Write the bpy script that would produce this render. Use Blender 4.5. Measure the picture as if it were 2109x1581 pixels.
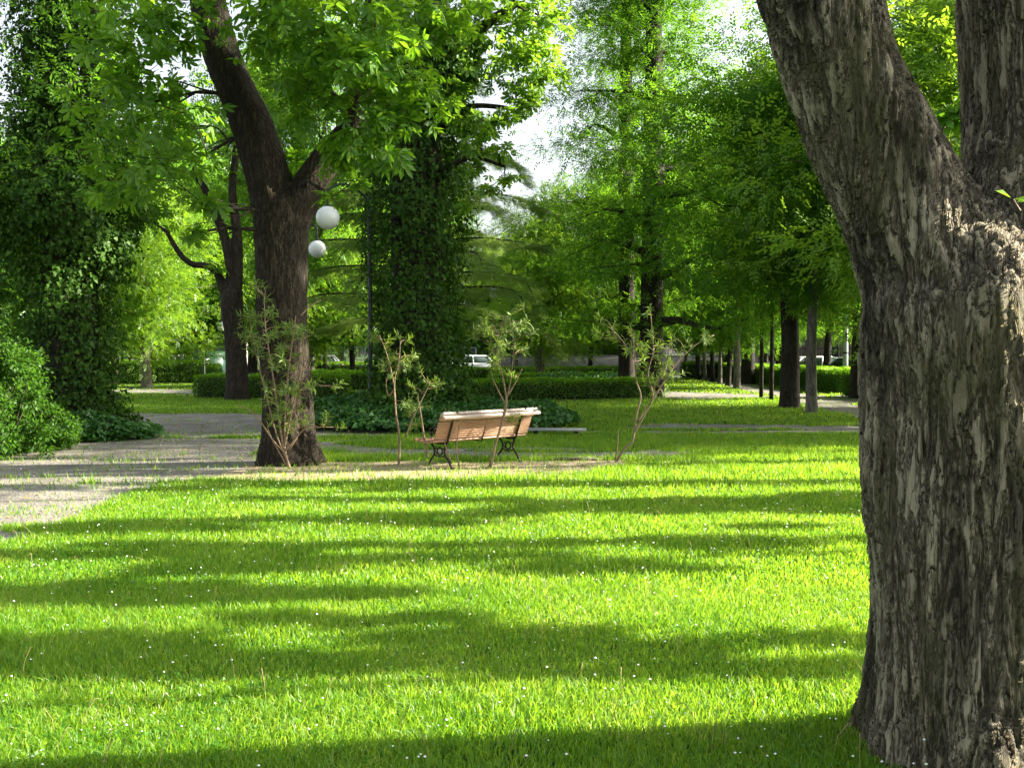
import bpy, bmesh, math, random
import numpy as np
from mathutils import Vector, Matrix
R = math.radians
for o in list(bpy.data.objects): bpy.data.objects.remove(o)
scene = bpy.context.scene
COL = scene.collection

# ------------------------------------------------------------------ camera, sky, sun, exposure
F, CX, HY, EYE = 2070.0, 1054.5, 725.0, 1.65          # focal length (px of the 2109 px photo), centre, horizon, eye height
cam_d = bpy.data.cameras.new('camera'); cam = bpy.data.objects.new('camera', cam_d); COL.objects.link(cam)
cam_d.sensor_width = 36; cam_d.lens = 36 * F / 2109.0; cam_d.clip_start = 0.05; cam_d.clip_end = 2000
cam.location = (0, 0, EYE); cam.rotation_euler = (R(90) - math.atan((790.5 - HY) / F), 0, 0)
scene.camera = cam
SUN_EL, SUN_AZ = 25.0, 9.0                            # azimuth counted from +X towards +Y
sdir = Vector((math.cos(R(SUN_EL)) * math.cos(R(SUN_AZ)), math.cos(R(SUN_EL)) * math.sin(R(SUN_AZ)), math.sin(R(SUN_EL))))
w = bpy.data.worlds.new('World'); scene.world = w; w.use_nodes = True
nt = w.node_tree; bg = nt.nodes['Background']
sky = nt.nodes.new('ShaderNodeTexSky'); sky.sky_type = 'NISHITA'; sky.sun_disc = False
sky.sun_elevation = R(SUN_EL); sky.sun_rotation = R(90 - SUN_AZ); sky.air_density = 1.0; sky.dust_density = 3.0; sky.ozone_density = 0.6
hz = nt.nodes.new('ShaderNodeHueSaturation'); hz.inputs['Saturation'].default_value = .38; hz.inputs['Value'].default_value = 1.12; nt.links.new(sky.outputs[0], hz.inputs['Color']); nt.links.new(hz.outputs[0], bg.inputs[0]); bg.inputs[1].default_value = 0.067
sl = bpy.data.lights.new('sun', 'SUN'); sl.energy = 5.0; sl.angle = R(0.5); sl.color = (1.0, 0.92, 0.74)
so = bpy.data.objects.new('sun', sl); COL.objects.link(so); so.rotation_euler = sdir.to_track_quat('Z', 'Y').to_euler(); so.location = (40, 0, 30)
scene.view_settings.view_transform = 'Standard'; scene.view_settings.look = 'None'
scene.view_settings.gamma = 1; scene.view_settings.exposure = 2.4
scene.render.engine = 'CYCLES'
scene.cycles.max_bounces = 8; scene.cycles.diffuse_bounces = 4; scene.cycles.transmission_bounces = 4; scene.cycles.glossy_bounces = 2
scene.cycles.transparent_max_bounces = 4

# ------------------------------------------------------------------ helpers
def P(x, y, Y):                                       # a point seen at photo pixel x, y at the depth Y
    return Vector(((x - CX) / F * Y, Y, EYE - (y - HY) / F * Y))
def G(x, y):                                          # ground point under a photo pixel
    Y = EYE * F / (y - HY); return Vector(((x - CX) / F * Y, Y, 0))

def mesh_np(name, V, faces_by_n, mats):
    """V (n,3); faces_by_n list of index arrays (m,k)"""
    me = bpy.data.meshes.new(name)
    V = np.ascontiguousarray(V, dtype=np.float32)
    me.vertices.add(len(V)); me.vertices.foreach_set('co', V.ravel())
    loops = np.concatenate([f.ravel() for f in faces_by_n]).astype(np.int32)
    cnt = np.concatenate([np.full(len(f), f.shape[1]) for f in faces_by_n]).astype(np.int32)
    st = np.concatenate([[0], np.cumsum(cnt)[:-1]]).astype(np.int32)
    me.loops.add(len(loops)); me.loops.foreach_set('vertex_index', loops)
    me.polygons.add(len(cnt)); me.polygons.foreach_set('loop_start', st)
    me.update(calc_edges=True); me.validate()
    for m in (mats if isinstance(mats, (list, tuple)) else [mats]): me.materials.append(m)
    return me
def link(name, me, parent=None, loc=None):
    o = bpy.data.objects.new(name, me); COL.objects.link(o)
    if parent: o.parent = parent
    if loc is not None: o.location = loc
    return o
def tag(o, label=None, cat=None, group=None, kind=None):
    if label: o['label'] = label
    if cat: o['category'] = cat
    if group: o['group'] = group
    if kind: o['kind'] = kind
    return o
def empty(name, loc, rz=0, **k):
    o = bpy.data.objects.new(name, None); COL.objects.link(o); o.location = loc; o.rotation_euler = (0, 0, rz); o.empty_display_size = .2
    return tag(o, **k)

class MB:
    """collects shapes; build() links them as ONE mesh"""
    def __init__(s): s.V = []; s.F3 = []; s.F4 = []; s.n = 0; s.smooth = True
    def add(s, V, F):
        V = np.asarray(V, float)
        for f in F:
            (s.F4 if len(f) == 4 else s.F3).append([i + s.n for i in f])
        s.V.append(V); s.n += len(V)
    def box(s, c, d, rot=None):
        x, y, z = np.array(d) / 2.0
        V = np.array([[a * x, b * y, e * z] for a in (-1, 1) for b in (-1, 1) for e in (-1, 1)])
        if rot is not None: V = V @ np.array(rot).T
        V = V + np.array(c)
        s.add(V, [(0, 1, 3, 2), (4, 6, 7, 5), (0, 4, 5, 1), (2, 3, 7, 6), (0, 2, 6, 4), (1, 5, 7, 3)])
    def tube(s, pts, rad, seg=8, cap=True, wob=0, rng=None):
        pts = np.array([list(p) for p in pts], float); n = len(pts)
        rad = np.full(n, rad) if np.isscalar(rad) else np.array(rad, float)
        t = np.gradient(pts, axis=0); t /= np.linalg.norm(t, axis=1)[:, None] + 1e-9
        u = np.cross(t[0], [0.13, 1, 0.05]); 
        if np.linalg.norm(u) < .1: u = np.cross(t[0], [1, 0, 0])
        u /= np.linalg.norm(u); a = np.arange(seg) / seg * 2 * np.pi; V = []
        for i in range(n):
            u = u - t[i] * np.dot(u, t[i]); u /= np.linalg.norm(u); v = np.cross(t[i], u)
            rr = rad[i]
            if wob: rr = rr * (1 + wob * np.sin(a * 3 + i * .3) + wob * .6 * np.sin(a * 5 + 1.7 - i * .2))
            rr = np.broadcast_to(rr, a.shape)
            V.append(pts[i] + (rr * np.cos(a))[:, None] * u + (rr * np.sin(a))[:, None] * v)
        V = np.concatenate(V); F = []
        for i in range(n - 1):
            for j in range(seg):
                k = (j + 1) % seg; F.append((i * seg + j, i * seg + k, (i + 1) * seg + k, (i + 1) * seg + j))
        b = len(V)
        if cap:
            V = np.vstack([V, pts[0], pts[-1]])
            for j in range(seg):
                k = (j + 1) % seg; F.append((b, k, j)); F.append((b + 1, (n - 1) * seg + j, (n - 1) * seg + k))
        s.add(V, F)
    def lathe(s, prof, c=(0, 0, 0), seg=20):
        s.tube([(c[0], c[1], c[2] + z) for r_, z in prof], [max(r_, 1e-4) for r_, z in prof], seg)
    def prism(s, poly, y0, y1, M=None):               # polygon in x,z extruded along y
        n = len(poly); V = [(x, y0, z) for x, z in poly] + [(x, y1, z) for x, z in poly]
        V = np.array(V, float)
        if M is not None: V = V @ np.array(M).T
        F = [(i, (i + 1) % n, n + (i + 1) % n, n + i) for i in range(n)]
        c0 = V[:n].mean(0); c1 = V[n:].mean(0); V = np.vstack([V, c0, c1])
        for i in range(n):
            j = (i + 1) % n; F.append((2 * n, j, i)); F.append((2 * n + 1, n + i, n + j))
        s.add(V, F)
    def mesh(s, name, mat, smooth=True):
        fs = []
        if s.F4: fs.append(np.array(s.F4))
        if s.F3: fs.append(np.array(s.F3))
        me = mesh_np(name, np.concatenate(s.V), fs, mat)
        if smooth: me.polygons.foreach_set('use_smooth', [True] * len(me.polygons))
        return me
    def build(s, name, mat, parent=None, loc=None, smooth=True): return link(name, s.mesh(name, mat, smooth), parent, loc)

def spline(pts, n):                                   # Catmull-Rom through rows of any dimension
    p = np.array([list(q) for q in pts], float); p = np.vstack([2 * p[0] - p[1], p, 2 * p[-1] - p[-2]]); out = []
    m = len(p) - 3
    for i in range(m):
        k = max(2, n // m)
        for t in np.linspace(0, 1, k, endpoint=(i == m - 1)):
            a, b, c, d = p[i:i + 4]
            out.append(.5 * ((2 * b) + (c - a) * t + (2 * a - 5 * b + 4 * c - d) * t * t + (3 * b - a - 3 * c + d) * t ** 3))
    return np.array(out)

def vnoise(x, y, seed=0):                             # cheap smooth 2-D value noise in numpy
    rs = np.random.RandomState(seed); T = rs.rand(256, 256)
    xi = np.floor(x).astype(int); yi = np.floor(y).astype(int); fx = x - xi; fy = y - yi
    fx = fx * fx * (3 - 2 * fx); fy = fy * fy * (3 - 2 * fy)
    g = lambda i, j: T[i % 256, j % 256]
    return (g(xi, yi) * (1 - fx) + g(xi + 1, yi) * fx) * (1 - fy) + (g(xi, yi + 1) * (1 - fx) + g(xi + 1, yi + 1) * fx) * fy

# ------------------------------------------------------------------ materials
def newmat(name):
    m = bpy.data.materials.new(name); m.use_nodes = True; t = m.node_tree; t.nodes.clear()
    out = t.nodes.new('ShaderNodeOutputMaterial'); return m, t, out
def ramp(t, fac, stops):
    r = t.nodes.new('ShaderNodeValToRGB'); t.links.new(fac, r.inputs[0]); e = r.color_ramp.elements
    while len(e) < len(stops): e.new(0.5)
    for el, (p, c) in zip(e, stops): el.position = p; el.color = (*c, 1) if len(c) == 3 else c
    return r.outputs[0]
def noise(t, vec, scale, detail=4, rough=.55, dist=0):
    n = t.nodes.new('ShaderNodeTexNoise'); n.inputs['Scale'].default_value = scale; n.inputs['Detail'].default_value = detail
    n.inputs['Roughness'].default_value = rough; n.inputs['Distortion'].default_value = dist
    if vec is not None: t.links.new(vec, n.inputs['Vector'])
    return n.outputs['Fac']
def coords(t, scale=(1, 1, 1), kind='Object'):
    tc = t.nodes.new('ShaderNodeTexCoord'); mp = t.nodes.new('ShaderNodeMapping'); mp.inputs['Scale'].default_value = scale
    t.links.new(tc.outputs[kind], mp.inputs[0]); return mp.outputs[0]
def mathn(t, op, a, b=None):
    n = t.nodes.new('ShaderNodeMath'); n.operation = op
    for i, v in enumerate((a, b)):
        if v is None: continue
        if isinstance(v, (int, float)): n.inputs[i].default_value = v
        else: t.links.new(v, n.inputs[i])
    return n.outputs[0]
def leafmat(name, c1, c2, tr1, tr2, tw=.5, gloss=.04, rough=.4, nscale=1.2, c3=None, nw=.5):
    """two-sided leaf: diffuse + translucent, colour varies leaf by leaf and clump by clump"""
    m, t, out = newmat(name); geo = t.nodes.new('ShaderNodeNewGeometry')
    nn = noise(t, geo.outputs['Position'], nscale, 2)
    f = mathn(t, 'ADD', mathn(t, 'MULTIPLY', geo.outputs['Random Per Island'], .6), mathn(t, 'MULTIPLY', nn, nw))
    st = [(.25, c1), (.8, c2)] + ([(.97, c3)] if c3 else [])
    d = t.nodes.new('ShaderNodeBsdfDiffuse'); t.links.new(ramp(t, f, st), d.inputs[0])
    tr = t.nodes.new('ShaderNodeBsdfTranslucent'); t.links.new(ramp(t, f, [(.25, tr1), (.85, tr2)]), tr.inputs[0])
    mx = t.nodes.new('ShaderNodeMixShader'); mx.inputs[0].default_value = tw
    t.links.new(d.outputs[0], mx.inputs[1]); t.links.new(tr.outputs[0], mx.inputs[2])
    g = t.nodes.new('ShaderNodeBsdfGlossy'); g.inputs['Roughness'].default_value = rough; g.inputs[0].default_value = (.9, .95, .9, 1)
    m2 = t.nodes.new('ShaderNodeMixShader'); m2.inputs[0].default_value = gloss
    t.links.new(mx.outputs[0], m2.inputs[1]); t.links.new(g.outputs[0], m2.inputs[2]); t.links.new(m2.outputs[0], out.inputs[0])
    return m
def barkmat(name, dark, mid, light, sc=(9, 9, 1.8), depth=.02, patch=None, moss=None, disp=True, bump=.6, lump=.5):
    m, t, out = newmat(name); v = coords(t, sc)
    warp = t.nodes.new('ShaderNodeTexNoise'); warp.inputs['Scale'].default_value = .9; warp.inputs['Detail'].default_value = 2; t.links.new(v, warp.inputs[0])
    ad = t.nodes.new('ShaderNodeVectorMath'); ad.operation = 'MULTIPLY_ADD'; t.links.new(warp.outputs['Color'], ad.inputs[0])
    ad.inputs[1].default_value = (1.3, 1.3, 1.3); t.links.new(v, ad.inputs[2]); v2 = ad.outputs[0]
    a = noise(t, v2, 1.0, 5, .62)
    ridge = mathn(t, 'ABSOLUTE', mathn(t, 'SUBTRACT', a, .5))           # 0 in fissures
    a2 = noise(t, coords(t, (sc[0] * 2.1, sc[1] * 2.1, sc[2] * 2.6)), 1.0, 3, .55, .5); r2 = mathn(t, 'MULTIPLY', mathn(t, 'ABSOLUTE', mathn(t, 'SUBTRACT', a2, .5)), 17.0)
    ridge = mathn(t, 'MINIMUM', mathn(t, 'MULTIPLY', ridge, 13.0), mathn(t, 'ADD', r2, .25)); cl = t.nodes.new('ShaderNodeClamp'); t.links.new(ridge, cl.inputs[0]); rdg = cl.outputs[0]
    fine = noise(t, coords(t, (sc[0] * 5, sc[1] * 5, sc[2] * 7)), 1.0, 6, .75)
    big = noise(t, coords(t, (sc[0] * .22, sc[1] * .22, sc[2] * .5)), 1.0, 3, .6)
    h = mathn(t, 'ADD', mathn(t, 'MULTIPLY', rdg, .5), mathn(t, 'ADD', mathn(t, 'MULTIPLY', fine, .40), mathn(t, 'MULTIPLY', big, lump)))
    f = mathn(t, 'ADD', mathn(t, 'MULTIPLY', rdg, .42), mathn(t, 'ADD', mathn(t, 'MULTIPLY', fine, .42), mathn(t, 'MULTIPLY', big, .28)))
    col = ramp(t, f, [(.30, dark), (.56, mid), (.86, light)])
    if patch:                                                            # dark wet / lichen streaks with a shape of their own
        pn = noise(t, coords(t, patch[1]), 1.0, 7, .68, .6)
        pm = ramp(t, pn, [(patch[2], (0, 0, 0)), (patch[2] + .10, (.85, .85, .85))])
        mx = t.nodes.new('ShaderNodeMix'); mx.data_type = 'RGBA'; t.links.new(pm, mx.inputs[0]); t.links.new(col, mx.inputs[6])
        pc = ramp(t, fine, [(.35, tuple(c * .45 for c in patch[0])), (.7, tuple(c * 1.9 for c in patch[0]))]); t.links.new(pc, mx.inputs[7]); col = mx.outputs[2]
    if moss:
        pn = noise(t, coords(t, (3, 3, 1.2)), 1.0, 4, .6)
        pm = ramp(t, pn, [(.5, (0, 0, 0)), (.66, (.75, .75, .75))])
        mx = t.nodes.new('ShaderNodeMix'); mx.data_type = 'RGBA'; t.links.new(pm, mx.inputs[0]); t.links.new(col, mx.inputs[6]); mx.inputs[7].default_value = (*moss, 1); col = mx.outputs[2]
    b = t.nodes.new('ShaderNodeBsdfPrincipled'); t.links.new(col, b.inputs['Base Color']); b.inputs['Roughness'].default_value = .85
    b.inputs['Specular IOR Level'].default_value = .25
    if disp:
        dn = t.nodes.new('ShaderNodeDisplacement'); dn.inputs['Scale'].default_value = depth; dn.inputs['Midlevel'].default_value = .6
        t.links.new(h, dn.inputs['Height']); t.links.new(dn.outputs[0], out.inputs['Displacement'])
        try: m.displacement_method = 'BOTH'
        except Exception: m.cycles.displacement_method = 'BOTH'
    else:
        bp = t.nodes.new('ShaderNodeBump'); bp.inputs['Strength'].default_value = bump; bp.inputs['Distance'].default_value = depth
        t.links.new(h, bp.inputs['Height']); t.links.new(bp.outputs[0], b.inputs['Normal'])
    t.links.new(b.outputs[0], out.inputs[0]); return m
def plain(name, c, rough=.6, metal=0, nz=.15, scale=8, spec=.5, bump=0):
    m, t, out = newmat(name); b = t.nodes.new('ShaderNodeBsdfPrincipled'); n = noise(t, coords(t), scale, 5)
    t.links.new(ramp(t, n, [(.25, tuple(x * (1 - nz) for x in c)), (.75, tuple(min(1, x * (1 + nz)) for x in c))]), b.inputs['Base Color'])
    b.inputs['Roughness'].default_value = rough; b.inputs['Metallic'].default_value = metal; b.inputs['Specular IOR Level'].default_value = spec
    if bump:
        bp = t.nodes.new('ShaderNodeBump'); bp.inputs['Strength'].default_value = .5; bp.inputs['Distance'].default_value = bump; t.links.new(n, bp.inputs['Height']); t.links.new(bp.outputs[0], b.inputs['Normal'])
    t.links.new(b.outputs[0], out.inputs[0]); return m

M = {}
M['chestnut'] = leafmat('chestnut_leaf', (.05, .135, .012), (.085, .20, .018), (.15, .36, .012), (.28, .50, .02), .52, .02, .45)
M['chestnut_young'] = leafmat('chestnut_leaf_young', (.08, .19, .015), (.13, .26, .02), (.22, .42, .02), (.34, .56, .03), .5, .025, .45)
M['avenue'] = leafmat('avenue_leaf', (.035, .105, .010), (.08, .20, .018), (.10, .27, .012), (.25, .47, .022), .48, .015, .5, .5)
M['far'] = leafmat('far_leaf', (.055, .145, .016), (.10, .22, .022), (.13, .33, .015), (.25, .48, .03), .5, .03, .45, .35)
M['fresh'] = leafmat('fresh_leaf', (.10, .21, .018), (.15, .28, .022), (.24, .44, .02), (.36, .56, .03), .5, .03, .45, .5)
M['ivy'] = leafmat('ivy_leaf', (.020, .056, .007), (.055, .125, .013), (.04, .11, .006), (.10, .23, .012), .32, .01, .5, 2.0)
M['ivy_crown'] = leafmat('dark_crown_leaf', (.03, .085, .009), (.07, .16, .014), (.06, .18, .01), (.16, .34, .018), .42, .015, .5, .8)
M['hedge_top'] = leafmat('hedge_lit_new_growth', (.13, .29, .015), (.20, .40, .02), (.22, .46, .015), (.36, .60, .025), .45, .02, .45, 1.5)  # fresh leaves, brightened so sun on the hedge tops is in the colour
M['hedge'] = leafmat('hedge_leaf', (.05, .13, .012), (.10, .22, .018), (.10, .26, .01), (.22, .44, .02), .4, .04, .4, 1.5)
M['shrub'] = leafmat('shrub_leaf', (.022, .065, .009), (.06, .14, .016), (.07, .20, .012), (.14, .31, .02), .42, .015, .5, 1.5)
M['olive'] = leafmat('grey_green_leaf', (.065, .12, .022), (.15, .22, .045), (.12, .22, .022), (.26, .38, .045), .35, .02, .5, 3)
M['cedar'] = leafmat('cedar_needle', (.11, .20, .045), (.26, .36, .09), (.20, .36, .05), (.40, .56, .09), .45, .03, .5, .7)
M['grass'] = leafmat('grass_blade', (.040, .145, .009), (.125, .27, .016), (.165, .385, .012), (.44, .64, .035), .5, .02, .4, 1.3, c3=(.36, .36, .10), nw=.62)
M['clover'] = leafmat('clover_leaf', (.04, .13, .012), (.075, .20, .02), (.10, .30, .015), (.18, .42, .02), .4, .02, .45, 2)
M['daisy'] = plain('petal_white', (.8, .8, .76), .6)
M['straw'] = leafmat('dry_straw', (.30, .22, .10), (.48, .38, .2), (.3, .22, .1), (.4, .3, .14), .3, .02, .5, 3)
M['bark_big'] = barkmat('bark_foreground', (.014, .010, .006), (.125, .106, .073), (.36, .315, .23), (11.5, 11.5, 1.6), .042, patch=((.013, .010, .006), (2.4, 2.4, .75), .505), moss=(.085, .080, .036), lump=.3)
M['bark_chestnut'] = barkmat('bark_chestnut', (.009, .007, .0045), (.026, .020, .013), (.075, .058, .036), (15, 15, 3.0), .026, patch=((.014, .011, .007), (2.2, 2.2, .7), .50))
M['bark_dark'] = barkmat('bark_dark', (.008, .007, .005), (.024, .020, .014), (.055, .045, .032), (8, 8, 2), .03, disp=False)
M['bark_grey'] = barkmat('bark_grey', (.05, .045, .035), (.12, .11, .085), (.2, .18, .145), (8, 8, 2), .02, disp=False)
M['bark_pale'] = barkmat('bark_pale', (.08, .065, .045), (.17, .15, .11), (.26, .23, .18), (10, 10, 3), .012, disp=False)
M['stem'] = plain('shrub_stem', (.20, .14, .085), .8, nz=.4, scale=20)
M['iron'] = plain('cast_iron', (.025, .022, .018), .45, .6, nz=.5, scale=30)
M['green_iron'] = plain('painted_post', (.012, .02, .016), .5, .2)
M['globe'] = plain('opal_globe', (.78, .80, .80), .25, nz=.04)
M['zinc'] = plain('galvanised', (.30, .33, .35), .5, .5)
def woodmat(name, a, b):
    m, t, out = newmat(name); v = coords(t, (1.5, 30, 30)); n = noise(t, v, 1.0, 6, .6, .5); p = t.nodes.new('ShaderNodeBsdfPrincipled')
    t.links.new(ramp(t, n, [(.3, a), (.7, b)]), p.inputs['Base Color']); p.inputs['Roughness'].default_value = .55
    bp = t.nodes.new('ShaderNodeBump'); bp.inputs['Strength'].default_value = .3; bp.inputs['Distance'].default_value = .003
    t.links.new(n, bp.inputs['Height']); t.links.new(bp.outputs[0], p.inputs['Normal']); t.links.new(p.outputs[0], out.inputs[0]); return m
M['slat'] = woodmat('bench_slat', (.25, .135, .075), (.38, .215, .125))
M['slat_top'] = woodmat('bench_top_rail_sunlit', (.34, .25, .21), (.50, .42, .38))  # paler wood puts the sunlight on the top rails into the colour
M['plank'] = woodmat('weathered_plank', (.20, .21, .20), (.34, .35, .34))
def groundmat(name, cols, sc1, sc2, bump, rough=.95):
    m, t, out = newmat(name); v = coords(t); a = noise(t, v, sc1, 6, .65); b_ = noise(t, v, sc2, 4, .6)
    vo = t.nodes.new('ShaderNodeTexVoronoi'); vo.inputs['Scale'].default_value = sc2 * .6; t.links.new(v, vo.inputs[0])
    f = mathn(t, 'ADD', mathn(t, 'MULTIPLY', a, .55), mathn(t, 'MULTIPLY', b_, .45)); p = t.nodes.new('ShaderNodeBsdfPrincipled')
    t.links.new(ramp(t, f, [(.35, cols[0]), (.5, cols[1]), (.66, cols[2])]), p.inputs['Base Color']); p.inputs['Roughness'].default_value = rough; p.inputs['Specular IOR Level'].default_value = .2
    bp = t.nodes.new('ShaderNodeBump'); bp.inputs['Strength'].default_value = .8; bp.inputs['Distance'].default_value = bump
    t.links.new(mathn(t, 'ADD', b_, mathn(t, 'MULTIPLY', vo.outputs['Distance'], .8)), bp.inputs['Height']); t.links.new(bp.outputs[0], p.inputs['Normal']); t.links.new(p.outputs[0], out.inputs[0]); return m
M['turf'] = groundmat('turf_soil', ((.014, .028, .005), (.028, .058, .007), (.05, .085, .012)), .8, 60, .02)
M['gravel'] = groundmat('gravel', ((.12, .108, .095), (.20, .185, .165), (.31, .29, .26)), 1.2, 45, .015)
M['mulch'] = groundmat('mulch', ((.18, .14, .085), (.33, .27, .17), (.50, .43, .30)), 3, 50, .02)
M['asphalt'] = groundmat('asphalt', ((.04, .04, .042), (.055, .055, .057), (.075, .075, .078)), 2, 90, .004)

# ------------------------------------------------------------------ leaves
def T_simple(fold=.12, w=.3):
    V = np.array([[0, 0, 0], [.5, w, fold], [1, 0, -.06], [.5, -w, fold]]); return V, [np.array([[0, 3, 2, 1]])]
def T_palm(n=6, seed=0):
    rs = np.random.RandomState(seed); V = []; Q = []; T = []
    for k, a in enumerate(np.linspace(-1.95, 1.95, n)):
        L = (1 - .30 * (abs(a) / 1.95) ** 1.5) * (.95 + .1 * rs.rand()); dr = -.28 - .22 * rs.rand()
        c, s_ = math.cos(a), math.sin(a); b = len(V)
        for (l, ww, z) in ((.04, 0, 0), (.36, .085, .03), (.70, .155, -.02), (1, 0, 0), (.70, -.155, -.02), (.36, -.085, .03), (.66, 0, -.05)):
            x = l * L; V.append([x * c - ww * s_, x * s_ + ww * c, z + dr * (l ** 2) * L + .10 * l])
        Q += [[b, b + 6, b + 2, b + 1], [b, b + 5, b + 4, b + 6]]; T += [[b + 6, b + 3, b + 2], [b + 6, b + 4, b + 3]]
    return np.array(V), [np.array(Q), np.array(T)]
def T_lance():
    V = []; 
    for l, w_, z in ((0, .01, 0), (.35, .068, .07), (.7, .055, .02), (1, .004, -.16)):
        V += [[l, w_, z + .02], [l, -w_, z + .02]]
    return np.array(V), [np.array([[0, 1, 3, 2], [2, 3, 5, 4], [4, 5, 7, 6]])]
def T_ivy():
    V = np.array([[0, 0, 0], [.05, .42, .04], [.45, .30, .06], [1, 0, -.08], [.45, -.30, .06], [.05, -.42, .04], [.35, 0, -.03]], float)
    return V, [np.array([[0, 6, 2, 1], [6, 0, 5, 4]]), np.array([[6, 3, 2], [6, 4, 3]])]
def T_tuft():                                         # cedar: short needles along a twig
    V = []; Q = []
    for k in range(7):
        x0 = k / 7.0; s_ = 1 if k % 2 else -1
        b = len(V); V += [[x0, 0, 0], [x0 + .05, 0, .01], [x0 + .24, s_ * .20, -.05], [x0 + .20, s_ * .21, -.05]]; Q.append([b, b + 1, b + 2, b + 3])
    b = len(V); V += [[0, .02, 0], [0, -.02, 0], [1.1, -.01, -.1], [1.1, .01, -.1]]; Q.append([b, b + 1, b + 2, b + 3])
    return np.array(V), [np.array(Q)]
def T_spray():                                        # a small twig carrying seven leaves, flat spray
    V = []; Q = []
    for k in range(7):
        x0 = .1 + k * .125; s_ = 1 if k % 2 else -1; L = .34 * (1 - .25 * k / 7); a = s_ * .85 if k < 6 else 0
        c, s2 = math.cos(a), math.sin(a); b = len(V)
        for l, w_ in ((0, 0), (.5, .2), (1, 0), (.5, -.2)):
            x = l * L; y = w_ * L * 1.1; V.append([x0 + x * c - y * s2, x * s2 + y * c, (.03 if abs(w_) else 0) - .05 * x0 - .12 * l * L + .03 * ((k * 37) % 5 - 2)])
        Q.append([b, b + 3, b + 2, b + 1])
    return np.array(V), [np.array(Q)]
TPL = {'simple': T_simple(), 'palm': T_palm(6, 1), 'lance': T_lance(), 'ivy': T_ivy(), 'tuft': T_tuft(), 'spray': T_spray()}
def unit(a): return a / (np.linalg.norm(a, axis=-1, keepdims=True) + 1e-9)
def leaf_arrays(pos, xdir, nrm, size, tpl):
    TV, TF = TPL[tpl]; x = unit(xdir); n = nrm - x * (nrm * x).sum(1, keepdims=True); n = unit(n); y = np.cross(n, x)
    V = pos[:, None, :] + size[:, None, None] * (TV[None, :, 0:1] * x[:, None, :] + TV[None, :, 1:2] * y[:, None, :] + TV[None, :, 2:3] * n[:, None, :])
    k = TV.shape[0]; off = (np.arange(len(pos)) * k)[:, None, None]
    return V.reshape(-1, 3), [(f[None] + off).reshape(-1, f.shape[1]) for f in TF]
def leaf_mesh(name, pos, xdir, nrm, size, tpl, mat):
    V, Fs = leaf_arrays(pos, xdir, nrm, size, tpl); return mesh_np(name, V, Fs, mat)
def blob_leaves(rs, c, rad, n, sub=14, spread=.34, droop=.4, flat=.5):
    """points in sub-clumps inside an ellipsoid; returns pos, xdir, normal"""
    c = np.array(c, float); rad = np.array(rad, float) * np.ones(3)
    d = unit(rs.randn(sub, 3)); sc = c + d * rad * (rs.rand(sub, 1) ** .45)
    idx = rs.randint(0, sub, n); off = rs.randn(n, 3) * spread * (rad * .75 + rad.mean() * .25 * (rad.min() > .25)) * np.array([1, 1, .65])
    pos = sc[idx] + off; x = unit(off + .6 * rad.mean() * unit(pos - c)); x[:, 2] -= droop * rs.rand(n); x += .5 * rs.randn(n, 3)
    nr = unit(rs.randn(n, 3) * flat + np.array([0, 0, 1.0])); return pos, unit(x), nr

# ------------------------------------------------------------------ ground
def in_poly(x, y, poly):
    r = np.zeros(x.shape, bool); n = len(poly)
    for i in range(n):
        x0, y0 = poly[i]; x1, y1 = poly[(i + 1) % n]
        c = ((y0 > y) != (y1 > y)) & (x < (x1 - x0) * (y - y0) / (y1 - y0 + 1e-12) + x0); r ^= c
    return r
def near_line(x, y, pts, hw):
    d = np.full(x.shape, 1e9)
    for (x0, y0), (x1, y1) in zip(pts[:-1], pts[1:]):
        dx, dy = x1 - x0, y1 - y0; t = np.clip(((x - x0) * dx + (y - y0) * dy) / (dx * dx + dy * dy), 0, 1)
        d = np.minimum(d, np.hypot(x - x0 - t * dx, y - y0 - t * dy))
    return d < hw
PATH_A = [(-4.45, 8.5), (-4.5, 10.5), (-4.25, 12.0), (-3.75, 13.4), (-3.6, 15.6), (-2.6, 16.0), (-1, 15.9), (2.6, 15.5), (3.0, 16.6), (1.5, 17.2), (-2.6, 17.4), (-3.4, 18.4), (-2.2, 19.6), (-2.6, 21.2), (-5.0, 26.0), (-7.5, 27.0), (-10.5, 27), (-10.5, 23), (-8.2, 19.6), (-8.4, 16.6), (-11, 14.8), (-30, 13), (-30, 7.5), (-9, 8.0)]
MULCH = [(-4.0, 13.1), (-3.2, 12.65), (-1, 12.75), (1.0, 13.5), (1.7, 14.6), (1.8, 15.2), (.6, 15.1), (-1.8, 15.1), (-3.7, 15.2)]
def warp(x, y, a=.22, s=1.1):
    return x + a * (vnoise(x * s + 40, y * s + 40, 3) - .5) * 2 + .12 * (vnoise(x * 5 + 90, y * 5 + 90, 5) - .5), y + a * (vnoise(x * s + 140, y * s + 10, 4) - .5) * 2 + .12 * (vnoise(x * 5 + 30, y * 5 + 60, 6) - .5)
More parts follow.
